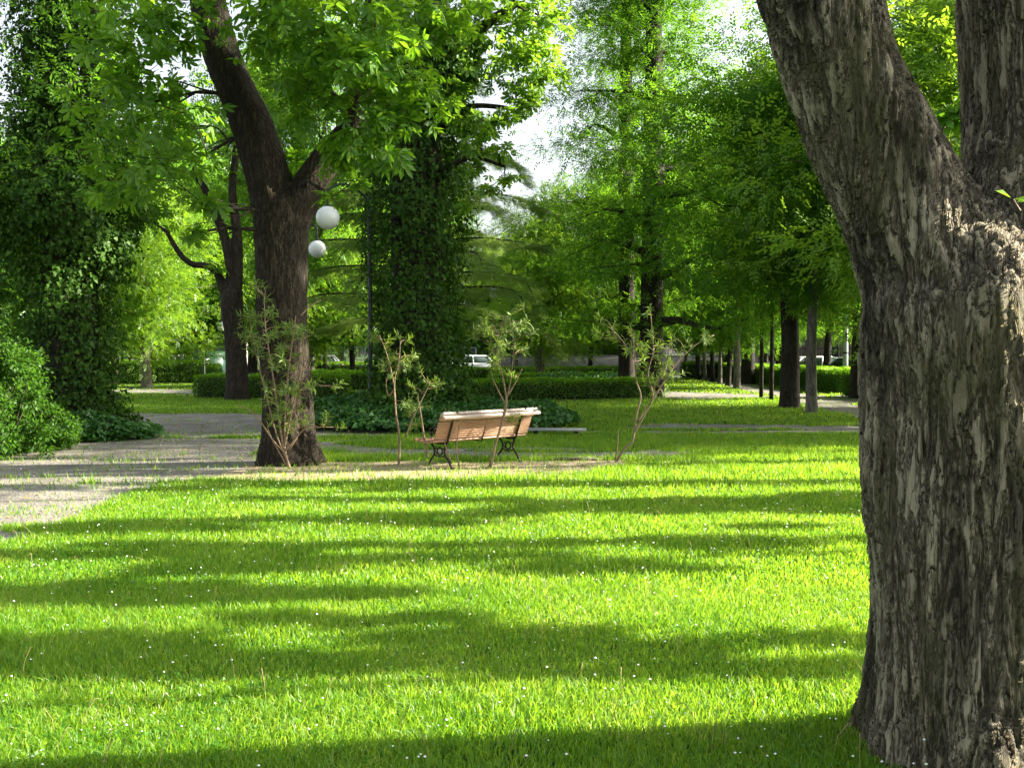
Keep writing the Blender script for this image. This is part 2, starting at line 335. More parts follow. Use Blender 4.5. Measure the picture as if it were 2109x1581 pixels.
def gravel_mask(x, y):
    xw, yw = warp(x, y)
    m = in_poly(xw, yw, PATH_A)
    patch = vnoise(x * .55 + 100, y * 1.5 + 100, 7) + .35 * vnoise(x * 3 + 100, y * 5 + 100, 8)
    grassy = (y > 15.8) & (y < 19.8) & (patch > .98) | (y < 15.8) & (patch > 1.02)
    m &= ~grassy
    st = in_poly(xw, yw, [(1.0, 20.6), (5, 20.4), (9, 20.6), (9, 22.4), (5, 22.9), (1.2, 23.4)]) & (patch > .5)
    e = in_poly(xw, yw, [(5.0, 36), (6.2, 34.6), (9.6, 37), (9.3, 39.5), (6.3, 42), (5.2, 40)])
    f = near_line(xw, yw, [(9.0, 19), (9.35, 24), (9.75, 28), (10.1, 32), (10.9, 38), (11.0, 45), (11.9, 56), (13, 75)], .78) | in_poly(xw, yw, [(9.5, 29.5), (11.5, 33), (13.6, 36), (14.5, 40), (12.2, 38), (10.5, 34.5)])
    g = in_poly(xw, yw, [(-18, 41), (-12.5, 39.5), (-8, 38), (-8, 41), (-13, 44), (-18, 45)]) & (patch > .5)
    return m | st | e | f | g
def mulch_mask(x, y):
    xw, yw = warp(x, y, .18, 2.2); return in_poly(xw, yw, MULCH)
def grid_sheet(name, maskf, x0, x1, y0, y1, step, z, mat, label):
    xs = np.arange(x0, x1, step); ys = np.arange(y0, y1, step); X, Y = np.meshgrid(xs, ys, indexing='ij'); k = maskf(X + step / 2, Y + step / 2)
    nx, ny = len(xs) + 1, len(ys) + 1; vx, vy = np.meshgrid(np.append(xs, x1), np.append(ys, y1), indexing='ij')
    V = np.stack([vx, vy, np.full(vx.shape, z)], -1).reshape(-1, 3); i, j = np.nonzero(k)
    Fq = np.stack([i * ny + j, (i + 1) * ny + j, (i + 1) * ny + j + 1, i * ny + j + 1], 1)
    used = np.unique(Fq); mp = np.zeros(len(V), int); mp[used] = np.arange(len(used))
    return tag(link(name, mesh_np(name, V[used], [mp[Fq]], mat)), label, None, None, 'structure')
gr = MB(); gr.add([(-400, -60, 0), (400, -60, 0), (400, 700, 0), (-400, 700, 0)], [(0, 1, 2, 3)])
tag(gr.build('ground', M['turf'], smooth=False), 'green turf ground of the park', kind='structure')
grid_sheet('path', gravel_mask, -24, 16, 7, 76, .10, .004, M['gravel'], 'trodden gravel paths worn through the lawn')
grid_sheet('earth_strip', mulch_mask, -5, 3.5, 12.8, 16.2, .06, .008, M['mulch'], 'dry pale earth strip under the young shrubs')
rd = MB(); rd.add([(-200, 66, .008), (200, 66, .008), (200, 74, .008), (-200, 74, .008)], [(0, 1, 2, 3)])
tag(rd.build('road', M['asphalt'], smooth=False), 'asphalt street beyond the park hedges', kind='structure')

# ------------------------------------------------------------------ lawn
rs = np.random.RandomState(11)
OCC = [(1.9, 4.1, .42), (-3.3, 14.85, .42), (-8.85, 20, 1.2), (-8.0, 21.5, .9)]
def lawn_pts(n, ya, yb, hw0, hw1):
    y = ya + (yb - ya) * rs.rand(n); hw = hw0 + (hw1 - hw0) * (y - ya) / (yb - ya); x = (rs.rand(n) * 2 - 1) * hw
    # clumpy density
    k = rs.rand(n) < .55 + .6 * vnoise(x * 2.2 + 60, y * 2.2 + 60, 12)
    xa, ya_ = x + .06 * rs.randn(n), y + .06 * rs.randn(n)
    mul = mulch_mask(xa, ya_); grv = gravel_mask(xa, ya_)
    k &= ~(grv & (rs.rand(n) > .02 + .10 * (vnoise(x * .9 + 20, y * 2.2 + 20, 91) > .66))) & ~(mul & (rs.rand(n) > .09)); k &= ~in_poly(x, y, [(-200, 66), (200, 66), (200, 74), (-200, 74)])
    for a, b, r_ in OCC: k &= np.hypot(x - a, y - b) > r_ * .85
    return x[k], y[k]
def blades(x, y, h, wd, bend=.5):
    n = len(x); a = rs.rand(n) * 2 * np.pi; hx = np.cos(a); hy = np.sin(a); b = rs.rand(n) * 2 * np.pi
    hh = h * (.45 + .8 * rs.rand(n)) * (.65 + .7 * vnoise(x * 1.3 + 50, y * 1.3 + 50, 21)); ww = wd * (.7 + .6 * rs.rand(n)); ln = hh * bend * (.2 + rs.rand(n))
    dx, dy = np.cos(b) * ln, np.sin(b) * ln; z0 = np.zeros(n)
    return n, hx, hy, hh, ww, dx, dy, z0
def blade5(x, y, h, wd, bend=.6):
    n, hx, hy, hh, ww, dx, dy, z0 = blades(x, y, h, wd, bend)
    V = np.stack([np.stack([x - hx * ww / 2, y - hy * ww / 2, z0], 1), np.stack([x + hx * ww / 2, y + hy * ww / 2, z0], 1),
                  np.stack([x + dx * .35 + hx * ww * .42, y + dy * .35 + hy * ww * .42, hh * .6], 1), np.stack([x + dx * .35 - hx * ww * .42, y + dy * .35 - hy * ww * .42, hh * .6], 1),
                  np.stack([x + dx, y + dy, hh * (1 - .25 * (np.hypot(dx, dy) / hh))], 1)], 1)
    b = (np.arange(n) * 5)[:, None]; return V.reshape(-1, 3), b + np.array([[0, 1, 2, 3]]), b + np.array([[3, 2, 4]])
def blade3(x, y, h, wd, bend=.5):
    n, hx, hy, hh, ww, dx, dy, z0 = blades(x, y, h, wd, bend)
    V = np.stack([np.stack([x - hx * ww / 2, y - hy * ww / 2, z0], 1), np.stack([x + hx * ww / 2, y + hy * ww / 2, z0], 1), np.stack([x + dx, y + dy, hh], 1)], 1)
    b = (np.arange(n) * 3)[:, None]; return V.reshape(-1, 3), None, b + np.array([[0, 1, 2]])
parts = []
parts.append(blade5(*lawn_pts(340000, 3.2, 7.0, 2.9, 4.6), .062, .0048, .8))
parts.append(blade5(*lawn_pts(260000, 7.0, 12.0, 4.6, 7.4), .062, .0085))
parts.append(blade3(*lawn_pts(230000, 12.0, 20.0, 7.4, 11.6), .075, .016))
parts.append(blade3(*lawn_pts(190000, 20.0, 36.0, 11.6, 20), .055, .028))
parts.append(blade3(*lawn_pts(90000, 36.0, 64.0, 20, 34), .06, .055))
Vs = []; Q = []; T = []; off = 0
for V, q, t3 in parts:
    Vs.append(V)
    if q is not None: Q.append(q + off)
    T.append(t3 + off); off += len(V)
tag(link('grass', mesh_np('grass', np.concatenate(Vs), [np.concatenate(Q), np.concatenate(T)], M['grass'])), 'sunlit spring lawn of short grass blades', 'grass', None, 'stuff')
# clover and broad-leaved weeds
x, y = lawn_pts(34000, 3.2, 16, 2.9, 9); k = vnoise(x * .9 + 30, y * .9 + 30, 33) + .3 * rs.rand(len(x)) > .72; x, y = x[k], y[k]; n = len(x)
pos = np.stack([x, y, .025 + .045 * rs.rand(n)], 1); nr = unit(rs.randn(n, 3) * .45 + [0, 0, 1]); xd = unit(rs.randn(n, 3) * [1, 1, .2])
tag(link('clover', leaf_mesh('clover', pos, xd, nr, .011 + .02 * rs.rand(n) ** 1.5, 'ivy', M['clover'])), 'low clover and broad-leaved weeds in the lawn', 'clover', None, 'stuff')
# white daisies / seed heads on thin stalks
mb = MB(); 
x, y = lawn_pts(1500, 3.6, 15, 2.6, 8); 
for i in range(len(x)):
    h = .05 + .07 * rs.rand() + (.07 if rs.rand() < .1 else 0); r_ = (.004 + .004 * rs.rand()) * (1 if y[i] < 8 else 1.3); dx, dy = rs.randn(2) * .015
    c = np.array([x[i] + dx, y[i] + dy, h])
    mb.add([c + [r_, 0, 0], c + [0, r_, 0], c + [-r_, 0, 0], c + [0, -r_, 0], c + [0, 0, r_ * .8], c - [0, 0, r_ * .6]], [(0, 1, 4), (1, 2, 4), (2, 3, 4), (3, 0, 4), (1, 0, 5), (2, 1, 5), (3, 2, 5), (0, 3, 5)])
tag(mb.build('daisies', M['daisy']), 'tiny white flower heads scattered over the lawn', 'daisies', None, 'stuff')
mb = MB()
for i in range(150):
    yy = 3.8 + 9 * rs.rand() ** 1.3; xx = (rs.rand() * 2 - 1) * .5 * yy; h = .12 + .09 * rs.rand(); dx, dy = rs.randn(2) * .04
    mb.tube([(xx, yy, 0), (xx + dx * .3, yy + dy * .3, h * .6), (xx + dx, yy + dy, h), (xx + dx * 1.3, yy + dy * 1.3, h * .97)], [.0013, .0012, .0018, .0008], 4)
for i in range(40):
    yy = 4.5 + 8 * rs.rand(); xx = (rs.rand() * 2 - 1) * .48 * yy; a = rs.rand() * 6.28; L = .05 + .09 * rs.rand()
    mb.tube([(xx, yy, .03), (xx + math.cos(a) * L, yy + math.sin(a) * L, .05), (xx + 1.8 * math.cos(a + .3) * L, yy + 1.8 * math.sin(a + .3) * L, .04)], [.002, .0025, .001], 4)
tag(mb.build('dry_stalks', M['straw']), 'dry seed stalks and fallen twigs standing in the grass', 'dry stalks', None, 'stuff')
# litter on the gravel and earth strip
mb = MB()
n = 5000; x = rs.rand(n) * 16 - 11; y = 9 + rs.rand(n) * 15; k = gravel_mask(x, y) | mulch_mask(x, y); x, y = x[k], y[k]; n = len(x)
pos = np.stack([x, y, .012 + .006 * rs.rand(n)], 1); nr = unit(rs.randn(n, 3) * .35 + [0, 0, 1]); xd = unit(rs.randn(n, 3) * [1, 1, .1])
tag(link('leaf_litter', leaf_mesh('leaf_litter', pos, xd, nr, .02 + .05 * rs.rand(n), 'simple', M['straw'])), 'dry leaf crumbs lying on the gravel and bare earth', 'leaf litter', None, 'stuff')

# ------------------------------------------------------------------ trees
def remeshed(mb, voxel, mat, smooth_it=4):
    o = mb.build('tmp', mat); m = o.modifiers.new('r', 'REMESH'); m.mode = 'VOXEL'; m.voxel_size = voxel
    s_ = o.modifiers.new('s', 'SMOOTH'); s_.factor = .5; s_.iterations = smooth_it
    dg = bpy.context.evaluated_depsgraph_get(); me = bpy.data.meshes.new_from_object(o.evaluated_get(dg)); bpy.data.objects.remove(o)
    me.polygons.foreach_set('use_smooth', [True] * len(me.polygons)); me.materials.clear(); me.materials.append(mat); return me
def curve_to(a, b, r0, r1, rs, sag=0, k=7):
    a = np.array(a, float); b = np.array(b, float); L = np.linalg.norm(b - a); m = (a + b) / 2 + rs.randn(3) * L * .08 + np.array([0, 0, sag * L])
    q = spline([a, (a * .6 + m * .4) + rs.randn(3) * L * .03, m, b], k); return q, np.linspace(r0, r1, len(q))
def built_tree(name, label, cat, base, limbs, blobs, tpl, size, leaf, bark, group=None, seed=0, voxel=0, smooth_it=4, droop=.5, flat=.5, sub=12, spread=.34, wob=.05, trunk_name='trunk', seg=14):
    """limbs: lists of (world point, radius); blobs: (centre, radius xyz, leaves)"""
    rs = np.random.RandomState(seed); base = Vector(base); B = np.array(base)
    root = empty(name, base); tag(root, label, cat, group)
    mb = MB(); sk = []
    for L in limbs:
        q = spline([list(p - base) + [r_] for p, r_ in L], max(8, 6 * len(L))); mb.tube(q[:, :3], q[:, 3], seg, wob=wob); sk += [(p[:3], p[3]) for p in q[1:]]
    tw = MB(); S = np.array([s_[0] for s_ in sk]); SR = np.array([s_[1] for s_ in sk])
    Vs = []; P_ = []; X_ = []; N_ = []; Z_ = []
    if blobs: blobs = sorted(blobs, key=lambda b_: np.linalg.norm(S + B - np.array(b_[0]), axis=1).min())
    for c, rad, n in blobs:
        c = np.array(c) - B; d = np.linalg.norm(S - c, axis=1) + np.where(S[:, 2] > c[2] + .3, 2.0, 0) * .5; j = int(np.argmin(d))
        r0 = min(SR[j] * .8, .03 + .012 * np.linalg.norm(S[j] - c)); q, rr = curve_to(S[j], c, r0, r0 * .35, rs, .08); tw.tube(q, rr, 6); S = np.vstack([S, q[1:]]); SR = np.append(SR, rr[1:])
        rad3 = np.array(rad, float) * np.ones(3)
        for _ in range(5):
            e = c + unit(rs.randn(3)) * rad3 * .85; q2, r2 = curve_to(q[len(q) // 2 + rs.randint(0, len(q) // 2)], e, r0 * .4, .004, rs, .03, 5); tw.tube(q2, r2, 4)
        p, xd, nr = blob_leaves(rs, c, rad3, n, sub, spread, droop, flat); P_.append(p); X_.append(xd); N_.append(nr); Z_.append(size * (.45 + .85 * rs.rand(n) ** 1.3))
    if blobs and not voxel:
        mb.V += tw.V; mb.F3 += [[i + mb.n for i in f] for f in tw.F3]; mb.F4 += [[i + mb.n for i in f] for f in tw.F4]; mb.n += tw.n
    if voxel: tm = remeshed(mb, voxel, M[bark], smooth_it)
    else: tm = mb.mesh('trunk', M[bark])
    link(trunk_name, tm, root)
    if blobs:
        if voxel: link('branches', tw.mesh('branches', M['bark_dark']), root)
        link('crown', leaf_mesh('crown', np.concatenate(P_), np.concatenate(X_), np.concatenate(N_), np.concatenate(Z_), tpl, M[leaf]), root)
    return root

def proto(seed, H, cb, Rr, r0, n, tpl, size, leaf, bark, style='round', lean=.03, fork=False, nl=16):
    """a free-standing tree about the origin: (trunk mesh, crown mesh)"""
    rs = np.random.RandomState(seed); mb = MB(); top = H * .93
    lx, ly = rs.randn(2) * lean * H; tp = [(0, 0, -.15, r0 * 1.35), (.01, 0, .35, r0 * 1.05), (lx * .15, ly * .15, H * .2, r0 * .9), (lx * .5 + rs.randn() * .08, ly * .5 + rs.randn() * .08, H * .5, r0 * (.8 if style == 'layered' else .62)), (lx, ly, top, r0 * .22 if style == 'layered' else .02)]
    tq = spline(tp, 26); mb.tube(tq[:, :3], tq[:, 3], 10, wob=.05); blobs = []
    for k in range(nl):
        f = (k + .5) / nl; z = cb + (top - cb) * f * .95; i = int(np.argmin(abs(tq[:, 2] - z * .93))); a = k * 2.4 + rs.rand() * .6
        if style == 'round': L = Rr * math.sin(math.pi * min(.98, .22 + .74 * f)) ** .6 * (.75 + .4 * rs.rand()); up = .28
        elif style == 'layered': L = Rr * (1.05 - .75 * f) * (.7 + .45 * rs.rand()); up = .04
        elif style == 'column': L = Rr * (.9 - .5 * abs(f - .4)) * (.7 + .4 * rs.rand()); up = .75
        e = tq[i, :3] + np.array([math.cos(a) * L, math.sin(a) * L, L * up]); q, rr = curve_to(tq[i, :3], e, max(.015, tq[i, 3] * .45), .01, rs, .05); mb.tube(q, rr, 6)
        m = 3 if style != 'column' else 2
        for t_ in np.linspace(.68 if style == 'layered' else .35, 1.0, m):
            c = q[int(t_ * (len(q) - 1))]; rb = (.30 + .14 * rs.rand()) * Rr * (.75 + .4 * t_)
            if style == 'layered': blobs.append((c, (rb * 1.2, rb * 1.2, rb * .22)))
            else: blobs.append((c, (rb, rb, rb * .75)))
            e2 = c + unit(rs.randn(3)) * rb * .8; q2, r2 = curve_to(c, e2, .02, .005, rs, 0, 5); mb.tube(q2, r2, 4)
    blobs.append((tq[-1, :3], (Rr * .3, Rr * .3, Rr * .35)))
    A = []
    vol = np.array([np.prod(b[1]) ** .67 for b in blobs]); vol = vol / vol.sum()
    for b, v in zip(blobs, vol):
        kk = max(8, int(n * v)); fl = .22 if style == 'layered' else .55
        p, xd, nr = blob_leaves(rs, b[0], b[1], kk, 9, .30, .35, fl); 
        if style == 'layered': p[:, 2] = b[0][2] + (p[:, 2] - b[0][2]) * .55
        A.append((p, xd, nr, size * (.6 + .7 * rs.rand(kk))))
    cr = leaf_mesh('crown', *[np.concatenate([q[i] for q in A]) for i in range(4)], tpl, M[leaf])
    return mb.mesh('trunk', M[bark]), cr
PROTO = {}
def plant(kind, name, label, cat, px, Y, scale=1.0, rz=0, group=None, sz=None, X=None, tilt=(0, 0), noleaf=False, mats=None):
    tm, cm = PROTO[kind]; x = (px - CX) / F * Y if X is None else X
    root = empty(name, (x, Y, 0), rz); root.rotation_euler = (tilt[0], tilt[1], rz); root.scale = (scale, scale, sz or scale); tag(root, label, cat, group)
    link('trunk', tm, root); 
    if not noleaf: link('crown', cm, root)
    return root

def roots(cx, cy, r0, r1, L):
    return [[(Vector((cx + r0 * .7 * math.cos(a), cy + r0 * .7 * math.sin(a), .55)), rr * .8), (Vector((cx + r0 * math.cos(a), cy + r0 * math.sin(a), .20)), rr), (Vector((cx + (r0 + r1) / 2 * math.cos(a), cy + (r0 + r1) / 2 * math.sin(a), .02)), rr * .8), (Vector((cx + r1 * math.cos(a + .1), cy + r1 * math.sin(a + .1), -.08)), rr * .5)] for a, rr in L]
# 1. the forked trunk in the right foreground (traced at 4.1 m)
Yb = 4.1
def B(x, y, r_, Y=Yb): return (P(x, y, Y), r_)
base = P(1985, 1581, Yb); base.z = 0
big_l = [[(Vector((1.97, 4.14, -.25)), .60), (Vector((1.94, 4.13, -.03)), .51), B(2005, 1450, .415), B(2003, 1250, .39), B(2000, 1050, .40), B(1996, 850, .405), B(1982, 650, .405), B(1970, 580, .375), B(1950, 505, .28), B(1925, 440, .17), B(1905, 390, .06)],
         [B(1975, 690, .30), B(1950, 620, .31), B(1908, 530, .285), B(1846, 410, .25), B(1785, 280, .235), B(1728, 150, .218), B(1677, 0, .229), B(1610, -180, .22), B(1500, -420, .2), B(1380, -800, .12)],
         [B(1990, 700, .30), B(2015, 630, .32), B(2062, 540, .315, 4.15), B(2112, 430, .305, 4.2), B(2138, 300, .30, 4.25), B(2130, 120, .295, 4.25), B(2105, -20, .28, 4.25), B(2090, -250, .24, 4.25), B(2140, -600, .18, 4.25), B(2180, -900, .1, 4.25)],
         [B(1915, 500, .16, 4.0), B(1905, 430, .10, 4.0), B(1895, 370, .05, 4.0)],
         [(Vector((1.62, 3.98, -.1)), .17), (Vector((1.60, 4.0, .12)), .14), (Vector((1.66, 4.02, .5)), .09)], [(Vector((2.2, 3.85, -.1)), .22), (Vector((2.15, 3.9, .2)), .18), (Vector((2.08, 3.95, .8)), .12)]] + roots(1.95, 4.13, .38, .54, ((4.3, .13), (5.3, .12), (2.7, .08)))
bt = built_tree('forked_tree', 'huge forked trunk with ridged grey-brown bark at the right edge of the lawn', 'tree', base, big_l,
    [((-.2 + 3.2 * math.cos(a), 4.1 + 2.6 * math.sin(a), 7.2 + .5 * math.sin(3 * a)), (1.3, 1.3, .8), 90) for a in (0, 1.3, 2.5, 5.2)] + [((3.5, 4.4, 8.2), (1.5, 1.5, .9), 120)],
    'palm', .2, 'chestnut', 'bark_big', seed=5, voxel=.0095, smooth_it=40, wob=.035, seg=28)
# two young leaves sprouting from its bark
sp = P(2082, 412, 3.78); mb = MB(); mb.tube([tuple(P(2100, 440, 3.9) - base), tuple(sp - base + Vector((.01, 0, -.02))), tuple(sp - base)], .003, 5)
pos = np.array([list(sp - base)] * 3) + np.array([[-.01, 0, .005], [0, 0, 0], [.01, 0, -.01]]); xd = np.array([[-.8, -.2, .35], [.5, -.3, -.1], [.9, -.2, .05]]); nr = np.array([[.3, -.5, .8], [.1, -.6, .8], [0, -.5, .9]])
link('young_leaf', leaf_mesh('young_leaf', pos, unit(xd), unit(nr), np.array([.07, .07, .075]), 'simple', M['chestnut_young']), bt); mb.build('sprout', M['stem'], bt)

# 2. the forked horse chestnut by the gravel path
Yc = 14.85
def C(x, y, r_, Y=Yc): return (P(x, y, Y), r_)
cb = Vector((-3.28, Yc, 0))
ch_l = [[(cb + Vector((0, 0, -.3)), .60), C(596, 950, .47), C(592, 880, .385), C(590, 780, .355), C(583, 680, .36), C(580, 560, .37), C(580, 490, .39), C(583, 440, .37), C(592, 405, .27), C(600, 380, .12)],
        [C(583, 520, .30), C(572, 440, .33), C(552, 360, .32), C(520, 255, .29), C(488, 180, .265), C(462, 120, .26), C(440, 40, .26), C(428, -60, .23), C(390, -250, .18), C(350, -450, .1)],
        [C(590, 500, .26), C(612, 435, .28), C(645, 372, .23), C(688, 315, .21), C(722, 275, .19), C(738, 215, .17), C(752, 110, .14), C(780, -20, .11), C(820, -250, .07)],
        [(cb + Vector((-.32, -.25, -.1)), .16), (cb + Vector((-.27, -.2, .3)), .13), (cb + Vector((-.2, -.1, .9)), .09)], [(cb + Vector((.34, -.2, -.1)), .17), (cb + Vector((.27, -.17, .35)), .13), (cb + Vector((.2, -.1, 1.1)), .09)]] + roots(cb.x, cb.y, .36, .56, ((.2, .08), (3.0, .09), (4.1, .09), (5.5, .09)))
def blobs_px(L, s=1.0):
    out = []
    for (x, y, Y, r_, n) in L: out.append((tuple(P(x, y, Y)), (r_, r_, r_ * .7), int(n * s)))
    return out
chb = [(260, 50, 14, .7, 80), (300, 120, 13.4, .75, 95), (300, 220, 13.8, .75, 100), (240, 280, 14.2, .6, 50), (330, 330, 13.3, .6, 70), (250, 370, 14, .5, 50), (350, 30, 13.6, .7, 80), (400, 250, 16.2, .5, 50), (215, 410, 14.5, .35, 22), (430, 430, 13.6, .22, 12), (400, 480, 13.8, .18, 9),
       (580, 20, 13.7, .7, 95), (640, 120, 13.2, .7, 110), (625, 190, 14.2, .5, 55), (700, 60, 13, .8, 120), (760, 160, 12.8, .65, 110), (800, 90, 13.2, .8, 120), (760, 270, 13, .45, 70), (820, 320, 13, .32, 34), (700, 320, 13.5, .3, 28), (840, 230, 13.4, .5, 60), (660, 240, 13.6, .4, 45), (540, 90, 14.2, .45, 40), (560, -80, 13.5, 1, 130), (800, -60, 13.5, 1, 130), (300, -120, 13.5, .9, 90), (900, 40, 13.8, .6, 70), (870, 130, 14, .5, 50), (700, -250, 15, 1.2, 140), (400, -300, 15, 1.3, 150), (680, 410, 13.8, .16, 8), (640, 330, 15.2, .3, 20), (640, 30, 15.8, .7, 60), (500, -250, 17.5, 1.2, 110), (430, 320, 16, .3, 16), (240, 150, 16, .6, 40), (350, 200, 16, .7, 50), (735, 380, 13.4, .14, 5)]
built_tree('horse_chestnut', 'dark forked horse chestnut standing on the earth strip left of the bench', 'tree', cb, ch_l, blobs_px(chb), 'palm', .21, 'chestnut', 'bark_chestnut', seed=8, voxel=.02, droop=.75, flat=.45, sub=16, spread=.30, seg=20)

# 3 + 4. ivy-clad trees
def ivy_on(path, rs, n, lump=.25, size=.10, hang=.5, out=.0):
    q = spline(path, 60); L = np.r_[0, np.cumsum(np.linalg.norm(np.diff(q[:, :3], axis=0), axis=1))]; wgt = q[:, 3]; cdf = np.cumsum(wgt); cdf /= cdf[-1]
    u = np.interp(rs.rand(n), cdf, np.arange(len(q))); i = u.astype(int).clip(0, len(q) - 2); f = (u - i)[:, None]; c = q[i] * (1 - f) + q[i + 1] * f
    a = rs.rand(n) * 2 * np.pi; lm = vnoise(a * 2.1 + 50, c[:, 2] * 1.1 + 50, 77) + .5 * vnoise(a * 6 + 80, c[:, 2] * 4 + 80, 78) - .75
    r_ = c[:, 3] * (1 + lump * 2.1 * lm) + out * rs.rand(n) ** 2 + .10 * rs.randn(n); d = np.stack([np.cos(a), np.sin(a), np.zeros(n)], 1)
    pos = c[:, :3] + d * r_[:, None]; nr = unit(d + rs.randn(n, 3) * .45 + [0, 0, .45]); xd = unit(d * .25 + rs.randn(n, 3) * .5 + [0, 0, -.8]); k = (lm > -.22 - .25 * rs.rand(n)) | (rs.rand(n) < .25); return pos[k], xd[k], nr[k], (size * (.45 + 1.0 * rs.rand(n) ** 1.6))[k]
def cat(*L): return [np.concatenate([l[i] for l in L]) for i in range(4)]
def ivy_tree(name, label, base, limbs, ivy_paths, blobs, n, seed, crown_leaf, crown_tpl, crown_size, ivy_size=.092, lump=.25):
    root = built_tree(name, label, 'tree', base, limbs, blobs, crown_tpl, crown_size, crown_leaf, 'bark_dark', seed=seed, droop=.7, sub=16, spread=.3)
    rs = np.random.RandomState(seed + 1); b = np.array(base); A = []
    for path, nn, out in ivy_paths: A.append(ivy_on([list(np.array(p) - b) + [r_] for p, r_ in path], rs, nn, lump, ivy_size, out=out))
    link('ivy', leaf_mesh('ivy', *cat(*A), 'ivy', M['ivy']), root); return root
Yi = 22.5
def I(x, y, r_, Y=Yi): return (P(x, y, Y), r_)
ib = Vector(((858 - CX) / F * Yi, Yi, 0))
limbs = [[(ib + Vector((0, 0, -.2)), .8), I(858, 800, .62), I(858, 600, .58), I(860, 400, .56), I(865, 250, .5), I(880, 100, .4), I(900, -80, .3), I(920, -400, .12)],
         [I(868, 240, .3), I(930, 130, .18), I(1000, 60, .12), I(1060, 20, .07)], [I(862, 300, .25), I(950, 230, .08), I(1030, 225, .05), I(1075, 240, .03)], [I(870, 180, .25), I(800, 60, .2), I(760, -100, .14)], [I(865, 400, .12), I(960, 330, .05, 21.8), I(1040, 345, .03, 21.5)]]
path = [(ib + Vector((0, 0, .05)), 1.25), I(858, 800, .90), I(858, 700, .80), I(855, 550, .84), I(858, 420, .86), I(866, 300, .86), I(880, 200, .85), I(890, 120, .75), I(900, 40, .6)]
cr = [(760, -180, 22.5, 1.3, 170), (860, -240, 22.5, 1.3, 170), (960, -260, 22.5, 1.3, 170), (700, -300, 22.5, 1.3, 150), (820, -380, 22.5, 1.4, 170), (700, -60, 22.8, .9, 90), (1020, 60, 22.5, .95, 120), (1090, 100, 22.5, .62, 95), (1110, 40, 22.5, .7, 100), (1060, 150, 22.2, .6, 80), (1000, 140, 22, .6, 60), (960, 60, 22.5, .9, 80), (1040, -60, 22.5, 1.2, 140), (940, -100, 22.5, 1.3, 140), (1125, 160, 22.5, .42, 50), (1080, 200, 22.2, .35, 40), (1085, 225, 22, .28, 22), (1045, 250, 21.8, .35, 26), (1010, 270, 21.6, .4, 30), (980, 300, 21.3, .35, 26), (1035, 310, 21.4, .26, 16), (970, 350, 21.3, .3, 18), (1040, 375, 21.2, .26, 15), (1000, 400, 21.2, .26, 13), (960, 420, 21.2, .2, 8), (930, 180, 21.8, .5, 40), (950, 250, 21.6, .45, 36), (900, 60, 21.5, .7, 60), (820, -60, 22, 1.2, 110), (1130, -40, 22.5, .8, 90)]  # topmost boughs lie out of view, added to shade the left ivy tree
ivy_tree('ivy_clad_chestnut', 'thick trunk wrapped in dark ivy rising from the mound behind the bench', ib, limbs, [(path, 44000, .35), ([I(868, 260, .35), I(920, 150, .25), I(980, 80, .15)], 1500, .2), ([I(870, 180, .4), I(800, 60, .3), I(760, -100, .25)], 1800, .2)], blobs_px(cr, 1.15), 30000, 21, 'chestnut_young', 'palm', .22)
Yl = 20.5
def Lp(x, y, r_, Y=Yl): return (P(x, y, Y), r_)
lb = Vector(((140 - CX) / F * Yl, Yl, 0))
limbs = [[(lb + Vector((0, 0, -.2)), .8), Lp(140, 750, .6), Lp(145, 550, .55), Lp(140, 400, .5), Lp(125, 280, .3), Lp(112, 120, .24), Lp(108, -60, .2), Lp(100, -400, .1)],
         [Lp(145, 420, .35), Lp(180, 300, .26), Lp(198, 180, .23), Lp(202, 40, .2), Lp(208, -150, .16), Lp(220, -400, .08)]]
path = [(lb + Vector((0.0, 0, .05)), 1.05), Lp(142, 800, .66), Lp(145, 680, .66), Lp(140, 560, .80), Lp(135, 470, 1.15), Lp(125, 380, 1.10), Lp(120, 300, .7), Lp(115, 200, .45), Lp(110, 60, .3)]
cr = [(60, 60, 20, .9, 210), (40, 200, 20, .9, 200), (170, 80, 20.5, .7, 120), (150, -60, 20.5, .9, 130), (250, 110, 21, .7, 110), (120, 160, 19.5, .6, 90), (150, 230, 19.6, .6, 90), (230, 380, 19.6, .7, 110), (290, 300, 20.5, .6, 70), (40, 380, 19.6, .9, 150), (120, 330, 19.2, .7, 110), (150, 40, 20, .45, 40), (300, 400, 21, .5, 50), (230, 180, 20.5, .5, 40), (20, -60, 20, 1.2, 120), (270, 20, 21, .6, 40)]
ivy_tree('ivy_clad_tree', 'broad ivy-smothered trunk with two stems at the left edge beside the gravel', lb, limbs, [(path, 40000, .35), ([Lp(160, 400, .7), Lp(185, 280, .5), Lp(200, 120, .42), Lp(205, -60, .38)], 8000, .35), ([Lp(125, 300, .6), Lp(113, 160, .5), Lp(108, 0, .45), Lp(105, -120, .4)], 8000, .4)], blobs_px(cr, .62), 30000, 31, 'ivy_crown', 'spray', .36, lump=.3)

